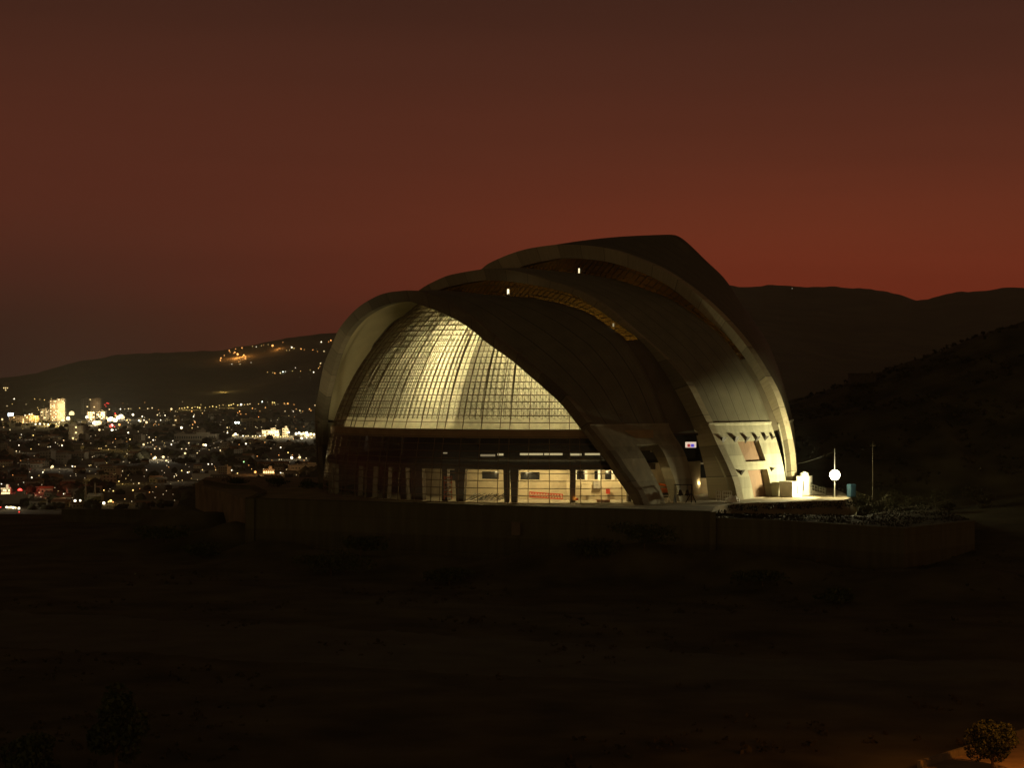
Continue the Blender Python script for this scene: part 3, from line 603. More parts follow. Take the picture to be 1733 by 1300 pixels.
# spare pole, cable, blue toilet
up=empty('utility_pole',tuple(onz(1477,836,0.5)),'thin wooden utility pole on the dark slope beyond the blue cubicle','pole'); b=MB(); b.bar((0,0,-1),(0,0,9.3),.07,6,r2=.04); b.build('pole',mat('old_timber',(.10,.08,.05),.8),up); b=MB(); b.bar((-.6,0,8.6),(.6,0,8.6),.05,4); b.build('crossarm',mat('old_timber',(.10,.08,.05)),up)
bl=onz(1441,841,0); tb=empty('portable_toilet',tuple(bl),'blue portable toilet cubicle beyond the floodlight','toilet',None,.5); M_blue=mat('blue_plastic',(.013,.038,.055),.5,var=.1)
b=MB(); b.box((0,0,1.05),(1.15,1.15,2.1)); b.build('cubicle',M_blue,tb); b=MB(); b.box((0,-.6,1.0),(.8,.05,1.8)); b.build('door',M_blue,tb); b=MB(); b.box((0,0,2.17),(1.25,1.25,.16),taper=.8); b.build('roof',M_blue,tb)
a=at(1346,786,372); b_=np.array([lp[0],lp[1],ph-.4]); mb=MB(); prev=None
for i in range(15):
    t=i/14; q=a+(b_-a)*t-np.array([0,0,4*t*(1-t)*.25]); 
    if prev is not None: mb.bar(prev,q,.03,4)
    prev=q
tag(mb.build('cable',M_black),'thin overhead cable running from the hall to the lamp post','cable')

# ------------------------------------------------------------------ ground
def sst(a,b,x): t=np.clip((x-a)/(b-a),0,1); return t*t*(3-2*t)
RX=[40,64.6,69.9,79.9,85.9,93.4,99.9,105.9,112.3,118.8,150,220]; RZ=[15.,17.7,19.2,21.8,23,26,27.7,30,33,34.7,46,60]
def nz(x,y,s,seed=0.): return noise.noise(Vector((x*s+seed,y*s,seed)))
def hgt(x,y):
    h=-9.+.5*nz(x,y,.03)+.22*nz(x,y,.12,3.)
    # banks of earth against the wall
    for bx_,by,bz,bw in ((-60,384,6.5,14),(-49,361,5.,11),(-40,346,3.2,10),(-33,330,2.6,14),(-14,322,2.2,14),(8,312,4.2,17),(24,306,4.6,16),(40,300,3.2,14),(62,288,2.5,18),(-70,360,1.8,18)):
        d=((x-bx_)**2+((y-by)*1.6)**2)/(bw*bw); h+=bz*math.exp(-d*1.5)*(1+.3*nz(x,y,.2,1.))
    h+=float(sst(46,59,x)*sst(268,372,y))*(6.6+1.4*float(sst(70,100,x)))
    if x>40 and y>392:
        R=float(np.interp(x,RX,RZ)); f=float(sst(40,56,x)); t=(y-392)/90.
        pr=float(np.interp(t,[0,.42,.5,.52,.6,1.],[0,.60,.66,.74,.78,1.])) if x<90 else float(np.interp(t,[0,.3,.6,1.],[0,.36,.70,1.]))
        if t>1: pr=float(1-sst(1.,3.4,t))
        h+=f*R*pr+f*min(t,1)*.9*nz(x,y,.06,5.)+f*.5*nz(x,y,.25,9.)*min(1,t*4)
    dv=float(sst(455,680,y)*sst(62,20,x)) if x<62 else 0.
    h=h*(1-dv)+(-62.)*dv
    return h
def grid(name,xs,ys,m,fn=hgt):
    V=[(x,y,fn(x,y)) for x in xs for y in ys]; return mesh(name,V,quads(len(xs),len(ys)),m,None,True)
M_earth=mat('dark_earth',(.055,.045,.03),.95,var=.5,scale=.06,bump=.6); M_hillm=mat('dry_scrub_ground',(.084,.077,.04),.95,var=.55,scale=.12,bump=.8)
g=grid('ground',np.r_[np.linspace(-260,-100,22),np.linspace(-97,100,90),np.linspace(103,260,50)],np.r_[np.linspace(60,280,70),np.linspace(283,500,110),np.linspace(505,760,50)],M_hillm); tag(g,kind='structure')
M_valley=mat('city_ground',(.11,.09,.065),.95,var=.5,scale=.012)
ys=np.r_[np.linspace(700,2500,50),np.linspace(2600,9000,60)]
V=[];nx=90
for y in ys:
    for x in np.linspace(-.36,.36,nx)*(y+1200): V.append((x,y,-60+3*nz(x,y,.0015)+min(0,-(y-7600)*.02)))
vg=mesh('valley_ground',V,quads(len(ys),nx),M_valley,None,True); tag(vg,kind='structure')
def ridge(name,prof,Yr,front,back,zb,m,lump):
    xs=np.linspace(prof[0][0],prof[-1][0],170); V=[]
    nt=34
    for px in xs:
        py=float(np.interp(px,[p[0] for p in prof],[p[1] for p in prof])); zr=CZ-(py-CY0)/F*Yr; X=(px-CX0)/F
        for j in range(nt):
            t=j/(nt-1); 
            if t<.7: y=front+(Yr-front)*t/.7; q=t/.7; z=zb+(zr-zb)*(q**1.25)
            else: q=(t-.7)/.3; y=Yr+(back-Yr)*q; z=zr+(zb-zr)*q**1.3
            x=X*Yr*(.6+.4*y/Yr); w=math.sin(math.pi*min(1,t/.7))if t<.7 else 0
            z+=lump*(nz(x,y,.0016,2.)*w+.12*nz(x,y,.012,4.)*(1 if .1<t<.95 else 0)+.05*nz(x,y,.05,6.)*(1 if .1<t<.95 else 0)); V.append((x,y,z))
    o=mesh(name,V,quads(len(xs),nt),m,None,True); return tag(o,kind='structure')
M_mt=mat('wooded_slope',(.125,.105,.066),.95,var=.35,scale=.01)
hl=ridge('hills',[(-400,655),(-150,648),(0,641),(60,632),(130,612),(200,600),(290,596),(370,593),(430,583),(480,572),(560,563),(640,556),(760,552),(900,548),(1100,560)],8600,7100,10500,-60,M_mt,60.)
hr=ridge('mountains',[(560,698),(640,672),(720,610),(800,552),(900,512),(1060,490),(1180,487),(1240,481.5),(1290,484),(1340,483),(1385,485),(1410,484),(1470,489),(1500,493),(1525,500),(1546,508),(1565,505),(1600,497),(1640,494),(1680,488),(1710,485),(1733,486),(1800,480),(1950,470),(2200,490)],5600,2600,7600,-60,M_mt,60.)
# terrace slabs behind the retaining walls
M_terr=mat('terrace_earth',(.26,.21,.13),.95,var=.3,scale=.25,bump=.4)
def slab(name,P,z,m,zb,lab=None):
    n=len(P); V=[(x,y,zz) for (x,y,zz) in [(p[0],p[1],z if len(p)<3 else p[2]) for p in P]]+[(p[0],p[1],zb) for p in P]
    return tag(mesh(name,V,[tuple(range(n))]+[(i,(i+1)%n,n+(i+1)%n,n+i)[::-1] for i in range(n)],m),kind='structure')
edge=[(31.2,324),(33,338)]+[(34+i*2.6,346+14*i/10+1.2*nz(i,1,.9)) for i in range(1,10)]+[(58.6,361.5),(60.,366),(60.8,374),(63,420)]
slab('terrace',[(-45,356.5),(-20,343),(0.3,332.5)]+edge+[(66,446),(-66,446),(-64,418)],-.06,M_terr,-12.)
V=[];fc=[]
low=[(30.9,324,-.6),(41,317.6,-.95),(56.6,302,-1.),(71.,320.5,-1.1)]; up_=[(31.2,330,-.8),(45,349,-2.0),(60,357,-2.6),(74,376,-1.4)]
rows=[]
for i in range(41):
    u=i/40*3; k=min(2,int(u)); f=u-k; a=np.array(low[k])*(1-f)+np.array(low[k+1])*f; b=np.array(up_[k])*(1-f)+np.array(up_[k+1])*f
    rows.append([(lambda q:(q[0],q[1],q[2]+.25*nz(q[0],q[1],.35)*(0 if j==0 else 1)))(a+(b-a)*j/24) for j in range(25)])
V=np.array(rows).reshape(-1,3); M_bank=mat('grassy_bank',(.06,.05,.022),.95,var=.5,scale=.3,bump=.6); o=mesh('lower_terrace',V,quads(41,25),M_bank,None,True); tag(o,kind='structure')
# bank face between the two terraces
V=[];E2=edge
for (x,y) in E2:
    for j in range(6): t=j/5; V.append((x+.9*t+.25*nz(x,j,.7),y-2.4*t+.4*nz(x,j*3.,.5,2.)*(1 if j else 0),-.05-2.7*t+.12*nz(x*3,j,.9)*(1 if j else 0)))
tag(mesh('earth_bank',V,quads(len(E2),6),M_terr,None,True),kind='structure')
# retaining walls
M_wall=concrete('retaining_concrete',(.108,.103,.058),2.6)
def rwall(name,P,th,label,coping=True,pil=()):
    """P: (x,y,ztop)"""
    t=empty(name,(P[0][0],P[0][1],-10),label,'wall'); o0=np.array([P[0][0],P[0][1],-10.]); b=MB(); c=MB()
    for p,q in zip(P[:-1],P[1:]):
        p=np.array(p,float);q=np.array(q,float); d=q-p; d[2]=0; d/=np.linalg.norm(d); n=np.array([d[1],-d[0],0])*th; zb=np.array([1,1,0]); 
        for mbx,lo,hi,ex in ((b,None,0.,0.),(c,0.,.28,.12)):
            pp=[p,q,q-n,p-n]; m_=n/th*ex; 
            X=[p+m_,q+m_,q-n-m_,p-n-m_]; top=[x+np.array([0,0,hi])-o0 for x in X]; bot=[(x*zb+np.array([0,0,-10.6]) if lo is None else x+np.array([0,0,lo]))-o0 for x in X]
            mbx.add(bot+top,[(3,2,1,0),(4,5,6,7),(0,1,5,4),(1,2,6,5),(2,3,7,6),(3,0,4,7)])
    b.build('wall_body',M_wall,t)
    if coping: c.build('coping',M_wall,t)
    for (x,y,z,w) in pil: k=MB(); k.box((x-o0[0],y-o0[1],(z-10.6)/2+10),(w,w,z+10.6)); k.build('pilaster',M_wall,t)
    return t
rw=rwall('retaining_wall',[(-45.3,355,.25),(-20,342,.25),(.3,331,.25),(15.5,324.5,.25),(30.6,318.8,.15)],.7,'long stained concrete retaining wall below the glass front',pil=((-44.9,354.6,.6,1.5),(30.9,319,.3,1.)))
p=at(873,895,329.6); b=MB(); b.box(p-np.array([.3,331,-10])+np.array([0,.6,0]),(1.3,.5,2.)); 
vb=MB(); vb.box(p,(1.4,.35,2.1)); vb.box(p+np.array([0,-.2,.9]),(1.6,.2,.15)); tag(vb.build('wall_cabinet',mat('grey_cabinet',(.16,.13,.09),.7)),'pale service cabinet fixed on the retaining wall below the glass centre','cabinet')
rwall('retaining_wall',[(31.6,319.6,-.9),(41,316.6,-1.1),(57,301,-1.2),(71.6,320,-1.3)],.6,'lower retaining wall with a sharp corner below the grassy bank')
rwall('retaining_wall',[(-61.9,415,.45),(-55.,398,.45),(-50,396,.35),(-45.6,378,.2),(-45.3,357,.25)],.7,'short tall retaining wall block with a paler face at the far end of the terrace')
zt=CZ-212/3500*430; rwall('retaining_wall',[((104-866.5)/3500*436,436,CZ-212/3500*436),((330-866.5)/3500*416,416,CZ-213/3500*416)],.6,'low dark retaining wall at the edge of the city view',coping=False)
# road and dirt track in the dark foreground
def strip(name,E0,E1,m,dz):
    n=240; V=[]
    for i in range(n):
        t=i/(n-1)
        for k in range(7):
            f=k/6; px=-250+2300*t; pa=np.interp(px,[e[0] for e in E0],[e[1] for e in E0]); pb=np.interp(px,[e[0] for e in E1],[e[1] for e in E1])
            q=onz(px,pa+(pb-pa)*f+(5*nz(t*40,k*2.,1.)+3*nz(t*130,k*2.,1.,3.) if k in (0,6) else 0),-9.); V.append((q[0],q[1],hgt(q[0],q[1])+(dz if k not in (0,6) else -.02)))
    return tag(mesh(name,V,quads(n,7),m,None,True),kind='structure')
strip('dirt_road',[(-250,1026),(0,1030),(400,1052),(866,1082),(1300,1110),(2050,1120)],[(-250,1088),(0,1096),(400,1122),(866,1145),(1300,1150),(2050,1150)],mat('pale_track',(.12,.118,.08),.95,var=.2,scale=.2),.14)
M_pave=mat('paving',(.32,.24,.16),.9,var=.25,scale=.8); P=[(1560,1297),(1600,1279),(1642,1262),(1700,1246),(1760,1236),(1900,1230),(1900,1420),(1480,1420)]
slab('pavement',[tuple(onz(x,y,-8.2)[:2]) for x,y in P],-8.2,M_pave,-10.)
A=onz(1555,1296,-8.);B=onz(1760,1233,-8.); kb=MB(); 
for i in range(24):
    f=(i+.5)/24; q=A+(B-A)*f; kb.box((q[0],q[1],-7.95),(np.linalg.norm(B-A)/24*.97,.28,.55),math.atan2(B[1]-A[1],B[0]-A[0]))
tag(kb.build('kerb_wall',M_conc1),'low concrete kerb wall along the orange-lit paving','kerb')

# ------------------------------------------------------------------ plants
def leafcloud(n,blobs,size):
    V=np.empty((n*4,3)); 
    for i in range(n):
        c,r=blobs[rng.integers(len(blobs))]; d=rng.normal(size=3); d/=np.linalg.norm(d); p=np.array(c)+d*np.array(r)*rng.uniform(.45,1.05)**.5
        u=rng.normal(size=3); u/=np.linalg.norm(u); w=np.cross(u,rng.normal(size=3)); w/=np.linalg.norm(w); s=size*rng.uniform(.6,1.4)
        V[4*i:4*i+4]=[p-u*s,p+w*s*.55,p+u*s,p-w*s*.55]
    return V,np.arange(n*4).reshape(-1,4)
M_leaf=mat('leaves',(.06,.075,.025),.7,var=.4,scale=1.5); M_bark=mat('bark',(.12,.085,.05),.9,var=.3,scale=4.); M_dry=mat('dry_leaves',(.06,.052,.022),.8,var=.4,scale=1.)
def tree(name,loc,h,cw,ch,n,label,cat='tree',group=None,ls=.16,m=None,trunk=True,nb=9):
    t=empty(name,tuple(loc),label,cat,group); bl=[]
    for i in range(nb):
        a=rng.uniform(0,6.28); q=rng.uniform(0,.62); bl.append(((cw/2*q*math.cos(a),cw/2*q*math.sin(a),h-ch+ch*rng.uniform(.25,.8)),(cw*rng.uniform(.2,.32),cw*rng.uniform(.2,.32),ch*rng.uniform(.16,.26))))
    fastmesh('crown' if trunk else 'foliage',*leafcloud(n,bl,ls),m or M_leaf,t)
    b=MB(); b.bar((0,0,-.4),(.05*h*.3,0,h-ch*.6),.06*h**.6,7,r2=.035*h**.6)
    for c,r in bl[:5]: b.bar((.05*h*.3,0,max(.1,h-ch*.75)),c,.03*h**.6,5,r2=.012)
    b.build('trunk' if trunk else 'stem',M_bark,t); return t
tr=onz(1679,1310,-8.2); tree('street_tree',tr,3.9,3.8,3.2,5200,'small round leafy tree on the orange-lit paving',ls=.12,nb=14,m=mat('dark_leaves',(.022,.032,.014),.7,var=.5,scale=1.5))
def gl_(px,py): q=onz(px,py,-9.); return np.array([q[0],q[1],hgt(q[0],q[1])])
tree('dark_tree',gl_(195,1330),7.2,4.2,6.2,3500,'tall narrow dark tree standing alone in the unlit ground',ls=.2)
tree('dark_tree',gl_(60,1335),4.2,5.,3.6,2200,'low wide dark tree beside the tall narrow one',ls=.2); 
for i,(px,py,w,h) in enumerate(((560,975,12,4.2),(610,960,9,3.4),(1000,985,10,3.2),(1090,985,13,4.),(1180,970,9,3.),(280,935,12,3.4),(340,945,8,2.6),(760,990,9,2.6),(1290,1000,10,2.6),(1420,1020,6,2.),(1600,960,8,2.8))):
    q=gl_(px,py); tree('wall_shrub',q,h,w,h*.95,1500,'dark rounded shrub growing below the concrete retaining wall','shrub','shrubs below the retaining wall',.22,None,False)
for i,(px,Y,w,h) in enumerate(((552,392,4.,1.6),(575,386,4.2,1.5),(600,380,4,1.7),(628,374,3.6,1.3),(520,398,5,2.),(470,404,6,2.2),(400,408,6,1.8))):
    tree('terrace_shrub',at0(px,Y,-.1),h,w,h,900,'dark shrub on the terrace by the foot of the front arch','shrub','shrubs on the terrace by the front arch',.16,None,False)
for i,(x,y,w,h) in enumerate(((61.5,358,3.4,2.2),(64,362,4,2.6),(67,366,5,3.),(72,370,5,3.),(63.5,370,3.4,2.6),(78,376,6,3.5),(70,382,5,3.4),(64,380,4,3.),(86,384,6,3.6),(60,355,2.4,1.4),(76,362,5,2.6),(84,368,5,2.8),(68,355,4,2.))):
    tree('bank_shrub',(x,y,hgt(x,y)-.2),h,w,h,1100,'scrubby bush on the bank beyond the floodlight','shrub','bushes on the bank beyond the floodlight',.15,M_dry,False)
# grass of the lower terrace and weeds along the bank: nobody could count it
n=6500; V=np.empty((n*3,3)); 
for i in range(n):
    if i<5200: u=rng.uniform(0,3); k=min(2,int(u)); f=u-k; j=rng.uniform(.02,1); q=(np.array(low[k])*(1-f)+np.array(low[k+1])*f)*(1-j)+(np.array(up_[k])*(1-f)+np.array(up_[k+1])*f)*j
    else: e=E2[rng.integers(len(E2)-3)]; q=np.array([e[0]+rng.uniform(-1.5,2.),e[1]-rng.uniform(.0,2.8),-.3-rng.uniform(0,.9)])
    if nz(q[0],q[1],.25,8.)<-.12: q=q+np.array([0,0,-.3])
    h=rng.uniform(.15,.42); w=rng.uniform(.08,.2); a=rng.uniform(0,6.28); d=np.array([math.cos(a),math.sin(a),0]); V[3*i:3*i+3]=[q-d*w,q+d*w,q+np.array([rng.normal()*.15,rng.normal()*.15,h])]
gr=fastmesh('grass',V,np.arange(n*3).reshape(-1,3),mat('dry_grass',(.026,.024,.009),.8,var=.3,scale=.5)); tag(gr,kind='stuff')
# scrub on the hill slope
n=0; V=[]
for i in range(5200):
    far=i<2600
    if far: x=rng.uniform(52,190); y=rng.uniform(398,500)
    else: y=rng.uniform(148,318); x=rng.uniform(-.27,.27)*y
    if nz(x,y,.05,11.)<(-.05 if far else .08): continue
    z=hgt(x,y); s=rng.uniform(.3,1.1) if far else rng.uniform(.12,.5)*(1.6 if rng.uniform()<.1 else 1); 
    for k in range(9):
        d=rng.normal(size=3); d/=np.linalg.norm(d); d[2]=abs(d[2]); p=np.array([x,y,z])+d*s*rng.uniform(.3,1.); u=rng.normal(size=3); u/=np.linalg.norm(u); w=np.cross(u,rng.normal(size=3)); w/=np.linalg.norm(w); q=s*.45; V+= [p-u*q,p+w*q*.6,p+u*q,p-w*q*.6]
V=np.array(V); tag(fastmesh('undergrowth',V,np.arange(len(V)).reshape(-1,4),M_dry),kind='stuff')
M_tile=M_conc1
hx=at(1459,634.5,482); hx[2]=hgt(hx[0],hx[1]); b=MB(); b.box((0,0,.9),(6,3,2.4)); hs=empty('hill_hut',tuple(hx),'small dark flat-roofed hut on the crest of the near hill','hut'); b.build('wall',M_slab,hs); b=MB(); b.box((.2,-.1,2.2),(6.8,3.8,.25)); b.build('roof',M_slab,hs)

HAZE=5.6e-5
# ------------------------------------------------------------------ the city in the valley
dg=bpy.context.evaluated_depsgraph_get(); TREES=[BVHTree.FromObject(o,dg) for o in (vg,hl,hr)]
def cast(px,py):
    d=Vector(ray(px,py)).normalized(); best=None
    for t in TREES:
        h=t.ray_cast(Vector((0,0,CZ)),d)
        if h[0] is not None and (best is None or h[3]<best[1]): best=(h[0],h[3])
    return None if best is None else np.array(best[0])
def groundz(x,y):
    zs=[t.ray_cast(Vector((x,y,900)),Vector((0,0,-1)))[0] for t in TREES]; zs=[z.z for z in zs if z is not None]; return max(zs) if zs else -60.
LC={'w':((1,.87,.58),4.5),'y':((1,.70,.2),2.6),'o':((1,.42,.10),2.8),'b':((.6,.85,1.),10.),'r':((1,.04,.03),6.),'g':((.4,1.,.3),5.),'c':((.8,1.,.85),9.),'p':((1,.35,.3),5.),'d':((1,.75,.4),1.6),'v':((1,.74,.34),2.2),'ws':((1,.88,.62),2.2),'vs':((1,.76,.36),1.8),'ys':((1,.66,.2),2.)}
PROTO={}; LP=[]
def clear(x,y,w,h): 
    a=LPA; return not np.any((np.abs(a[:,0]-x)<w/2+a[:,2]*.6)&(a[:,1]>y-h-1)&(a[:,1]<y+.5)&(a[:,2]>.6))
def lampobj(key,name):
    if (key,name) in PROTO: me=PROTO[(key,name)]; o=bpy.data.objects.new(name,me); COL.objects.link(o); return o
    b=MB(); b.bar((0,0,-6.5),(0,0,-.9),.12,4); b.bar((0,0,-1.1),(0,.3,-.8),.1,4); b.sphere((0,0,0),1.,1,4,6)
    o=b.build(name,[M_black,lampmat('lamp_glow_'+key,*LC[key])],None,True); PROTO[(key,name)]=o.data; return o
CN={'ws':'faint white','vs':'faint warm','ys':'faint yellow','v':'warm white','w':'white','y':'yellow','o':'orange','b':'bluish white','r':'red','g':'green','c':'greenish white','p':'pink','d':'dim amber'}
def citylamp(px,py,r,key,name='street_lamp',where='in the valley city',light_p=0.):
    h=cast(px,py+2.)
    if h is None: return
    if key=='w' and rng.uniform()<.5: key='v'
    if key in 'wvy' and r<1.25 and rng.uniform()<.75: key+='s'
    D=h[1]; LP.append((px,py,r)); rad=r*(1.45 if px<220 and 700<py<722 else .85 if r>1.9 else .66)*D/F; p=at(px,py,D-rad*2); gz=groundz(p[0],p[1]); o=lampobj(key,name); o.location=p; s=rad; hh=max(.5,(p[2]-gz))/6.; o.scale=(s,s,s)
    tag(o,'small %s lamp shining among many %s'%(CN[key],where),'lamp','%s lamps shining %s'%(CN[key],where))
    if light_p>0: light('lamp_light',(p[0],p[1]-rad*1.2,p[2]),light_p*(D/3000.)**2*6000,LC[key][0],rad)
L7='96,461,w,3;348,461,y,2;430,475,y,3;270,465,y,1.6;235,462,y,2;300,468,y,2;485,562,w,6.5;460,595,w,5;400,600,w,5;425,606,w,4;610,592,w,5;590,585,w,4;690,590,w,5;710,585,y,4;655,632,w,7;670,625,w,6;640,625,w,5;720,590,y,3;750,600,w,6;740,604,w,5;765,602,w,5;800,590,w,5;820,583,w,6;830,588,w,5;780,607,w,5;812,578,w,4;757,672,w,4;673,671,w,4;740,532,w,3;815,530,w,3;870,528,w,3;845,530,w,2;900,568,w,4.5;963,580,w,3;1065,570,w,3;1117,573,w,2.5;1088,605,w,2.5;992,620,w,4.5;950,612,w,4;940,608,c,3;975,605,w,2.5;1000,527,w,3;1030,523,w,3;1160,527,w,3.5;945,524,y,2;868,690,w,3.6;880,735,y,3;1010,721,w,3;1037,740,w,3;972,770,w,4;1048,799,w,3;1081,799,w,3;1170,747,w,2;1160,770,w,2;1050,860,w,6;1040,866,w,4;1105,855,w,5;1123,880,w,3;431,742,w,2.6;420,777,w,3;375,757,w,2;340,785,w,2;325,787,w,2;128,775,w,2.4;110,815,w,3;225,708,y,3;145,702,w,2;68,670,w,2.4;262,770,w,2;355,920,w,5;345,926,w,3;290,958,w,3;215,994,w,3;490,918,w,3;508,920,w,2.8;615,910,y,2;605,914,w,2;860,833,w,2.2;830,950,w,2;992,943,w,2.4;940,1033,w,3;805,1020,y,3;703,1080,y,3;767,1085,y,3;900,1080,y,3.6;430,1105,w,2;508,1152,w,5;543,1150,w,4;703,1167,w,5.5;750,1152,y,5;735,1158,y,3.5;765,1160,o,3;845,1140,y,2;135,1083,r,9;25,1100,w,5;42,1095,w,6;60,1092,w,5;45,1195,w,4;60,1197,w,4.5;75,1196,w,5;90,1198,w,4.5;105,1199,w,4;128,1202,w,4.6;130,1227,r,2.4;160,1027,w,1.6;57,1043,w,2.2;10,1038,w,2.2;265,1096,w,2.;5,1195,r,2;725,490,r,2;710,500,r,1.6;735,492,r,1.6;718,512,r,1.6;780,560,r,2.6;783,575,o,2.4;758,640,p,3;750,645,r,3;775,650,r,2;685,797,y,2;670,797,y,2;718,780,y,2;735,803,y,2;765,672,w,2.6;785,670,w,2;808,636,o,2.6;15,600,w,2.4;48,510,w,2;325,636,w,2.6;270,630,w,2.4;300,632,w,2;240,632,w,2;1010,600,y,2;1050,630,o,1.8;1075,635,o,1.6;1040,640,o,1.6;1055,615,w,2;1060,645,w,2.2;200,570,w,2.6;215,572,w,2.6;170,575,w,1.8;255,520,y,2;262,535,y,2.2;300,540,w,2;325,535,w,2.6;210,800,y,2;590,560,w,2;470,655,d,2;510,655,y,1.8;555,675,y,1.8;495,735,y,2;515,735,y,2;625,855,d,2;860,605,y,2;880,605,y,2.4;1000,760,w,2.4;1020,755,y,2;695,545,y,2'
L8h='375,124,o,3;432,133,o,3;438,145,o,2;475,122,o,2;470,145,o,3.6;462,152,o,2;488,158,o,4;518,115,o,3;532,163,o,3;540,175,o,2.6;540,187,o,3.4;375,185,o,3.6;372,200,o,3;398,167,o,2;450,225,w,2;505,225,w,2;497,208,o,2;580,215,w,1.5;725,100,o,4.4;695,92,y,1.6;650,100,y,1.6;665,97,o,1.4;770,120,o,1.6;795,78,o,1.4;855,112,w,3.6;870,118,y,2;918,122,o,3;940,128,o,1.6;998,128,o,2.2;1030,140,o,1.4;1055,75,w,3;1073,138,w,3;1120,65,o,3.4;1105,72,o,2;1050,220,w,3;1035,253,y,2;1045,242,o,1.6;1003,280,w,3;880,250,w,2;915,272,y,1.6;740,287,o,3;725,283,y,1.6;778,285,w,3;795,277,c,2.4;812,275,w,2;690,280,y,1.6;860,272,y,1.6;590,105,y,1.4;615,108,w,1.4;980,265,y,1.4;820,132,y,1.3;840,130,y,1.3'
L8='40,530,w,4;95,525,y,2.4;112,525,y,2.4;130,522,y,2.6;150,518,y,3.4;180,522,y,3;178,545,o,3;218,518,y,3;232,522,y,3.6;190,580,w,3;195,567,w,2.4;250,558,y,2.4;320,512,y,3;345,515,y,2.6;300,515,y,2;270,520,y,2;430,505,y,3.4;410,510,y,3;445,502,y,3;390,502,y,2;365,505,y,2;460,495,y,2.6;490,503,y,3;512,500,w,4;535,500,y,2;555,498,w,2.6;572,495,w,2.4;630,495,y,2;655,480,c,2.4;725,485,y,3;738,487,y,3;805,492,o,2.6;828,493,o,3.8;588,525,o,2.6;677,520,o,2.6;502,545,o,3;490,555,o,2;510,565,o,2;630,584,o,2;640,545,o,1.6;810,545,w,2.2;865,546,w,2.4;910,540,w,3;885,530,o,1.8;930,545,o,1.6;975,530,o,3;985,540,o,2.4;1012,505,w,2.4;475,622,c,4;495,622,c,4;418,655,w,3;420,690,w,3;420,680,w,2;108,657,w,4.6;200,620,o,2.6;185,635,o,2.4;180,658,y,2.4;475,700,w,5;463,706,w,4;455,710,w,3;490,705,w,3;525,712,w,3;545,714,w,2.6;560,712,w,3;590,715,w,3.4;610,712,w,3;625,716,w,2.6;640,712,w,3;760,718,y,3;780,716,y,3;800,714,y,3;815,712,y,3;835,687,w,4;830,715,y,2.6;885,697,w,5;905,692,w,5;920,700,w,5;935,695,w,5.5;955,693,w,6;965,706,w,5;985,700,w,5.5;1005,703,w,5;950,712,w,4;922,728,w,4;955,725,w,3;990,725,w,3;605,728,w,2;545,765,w,3.6;375,810,w,4;258,772,w,4.4;272,774,w,4.4;158,760,w,3.2;133,830,w,4;40,770,w,3;50,745,w,2.4;215,828,w,2.6;780,790,w,3;830,825,y,3;855,860,w,5;908,857,w,5;953,863,w,2.4;770,872,w,2;785,872,w,2;530,887,g,2.8;110,947,y,3;150,960,w,2.8;160,956,w,2.6;290,903,w,2.6;315,903,w,2.4;448,945,w,2.8;488,965,y,2.6;608,957,o,4.4;700,962,o,3;720,958,o,3.4;735,964,o,2.4;780,962,w,2.6;795,965,w,1.8;250,943,y,2.4;340,943,y,2;8,880,w,3.6;20,890,w,2.4;75,980,w,2.4;60,985,w,2;110,800,d,3;140,800,d,3;240,500,y,1.8;200,515,y,1.8;820,940,w,1.5;150,520,y,2'
def run(Ls,ox,oy,**k):
    for q in Ls.split(';'):
        x,y,c,r=q.split(','); citylamp(ox+float(x)/4,oy+float(y)/4,float(r)/2.,c,**k)
run(L7,0,560); run(L8,280,560); run(L8h,280,560,name='hillside_lamp',where='on the far hillside')
citylamp(1340.5,488,.5,'w',name='ridge_lamp',where='alone near the mountain crest') ; 
for o in COL.objects:
    if o.name.startswith('ridge_lamp'): o['label']='single tiny white lamp high on the mountain beside the hall'; del o['group']
for i in range(330):
    y=680+ (rng.uniform(0,1)**1.15)*170; x=rng.uniform(2,520)
    if y>815 and x>300: continue
    citylamp(x,y,rng.uniform(.45,.9),('d','d','ys','vs','o','d')[rng.integers(6)],name='dim_lamp',where='scattered over the dark city')
# pools of real light in the bright quarters
for px,py,pw,c in ((103,717,2.6,'y'),(110,716,1.2,'w'),(90,717,1.2,'y'),(100,712,1.,'y'),(155,710,1.2,'w'),(165,716,1.2,'w'),(195,708,1.2,'w'),(210,706,.8,'w'),(60,711,.6,'y'),(120,707,.9,'w'),(500,735,1.,'w'),(525,735,1.2,'w'),(455,737,.5,'y'),(400,735,.6,'w'),(265,774,.8,'w'),(275,775,.6,'w'),(175,850,.5,'y'),(130,848,.4,'w'),(33,832,1.2,'r'),(10,834,.4,'w'),(20,859,.5,'w'),(90,790,.4,'w'),(125,790,.3,'w'),(432,799,.25,'o'),(455,800,.25,'o'),(500,774,.4,'w'),(245,752,.3,'w'),(210,760,.2,'y'),(340,755,.2,'w'),(30,763,.2,'w'),(300,745,.2,'w'),(380,660,.2,'y'),(345,793,.25,'w'),(200,815,.4,'y'),(60,740,.2,'w'),(180,757,.25,'y'),(225,768,.25,'y'),(300,812,.2,'w'),(400,602,.5,'o'),(410,600,.5,'o'),(470,587,.15,'o'),(320,690,.6,'y'),(390,687,.5,'y')):
    h=cast(px,py+4)
    if h is not None: light('quarter_light',(h[0],h[1]-6,h[2]+14),pw*11000*(h[1]/1500.)**2,LC[c][0],1.5)
LPA=np.array(LP)
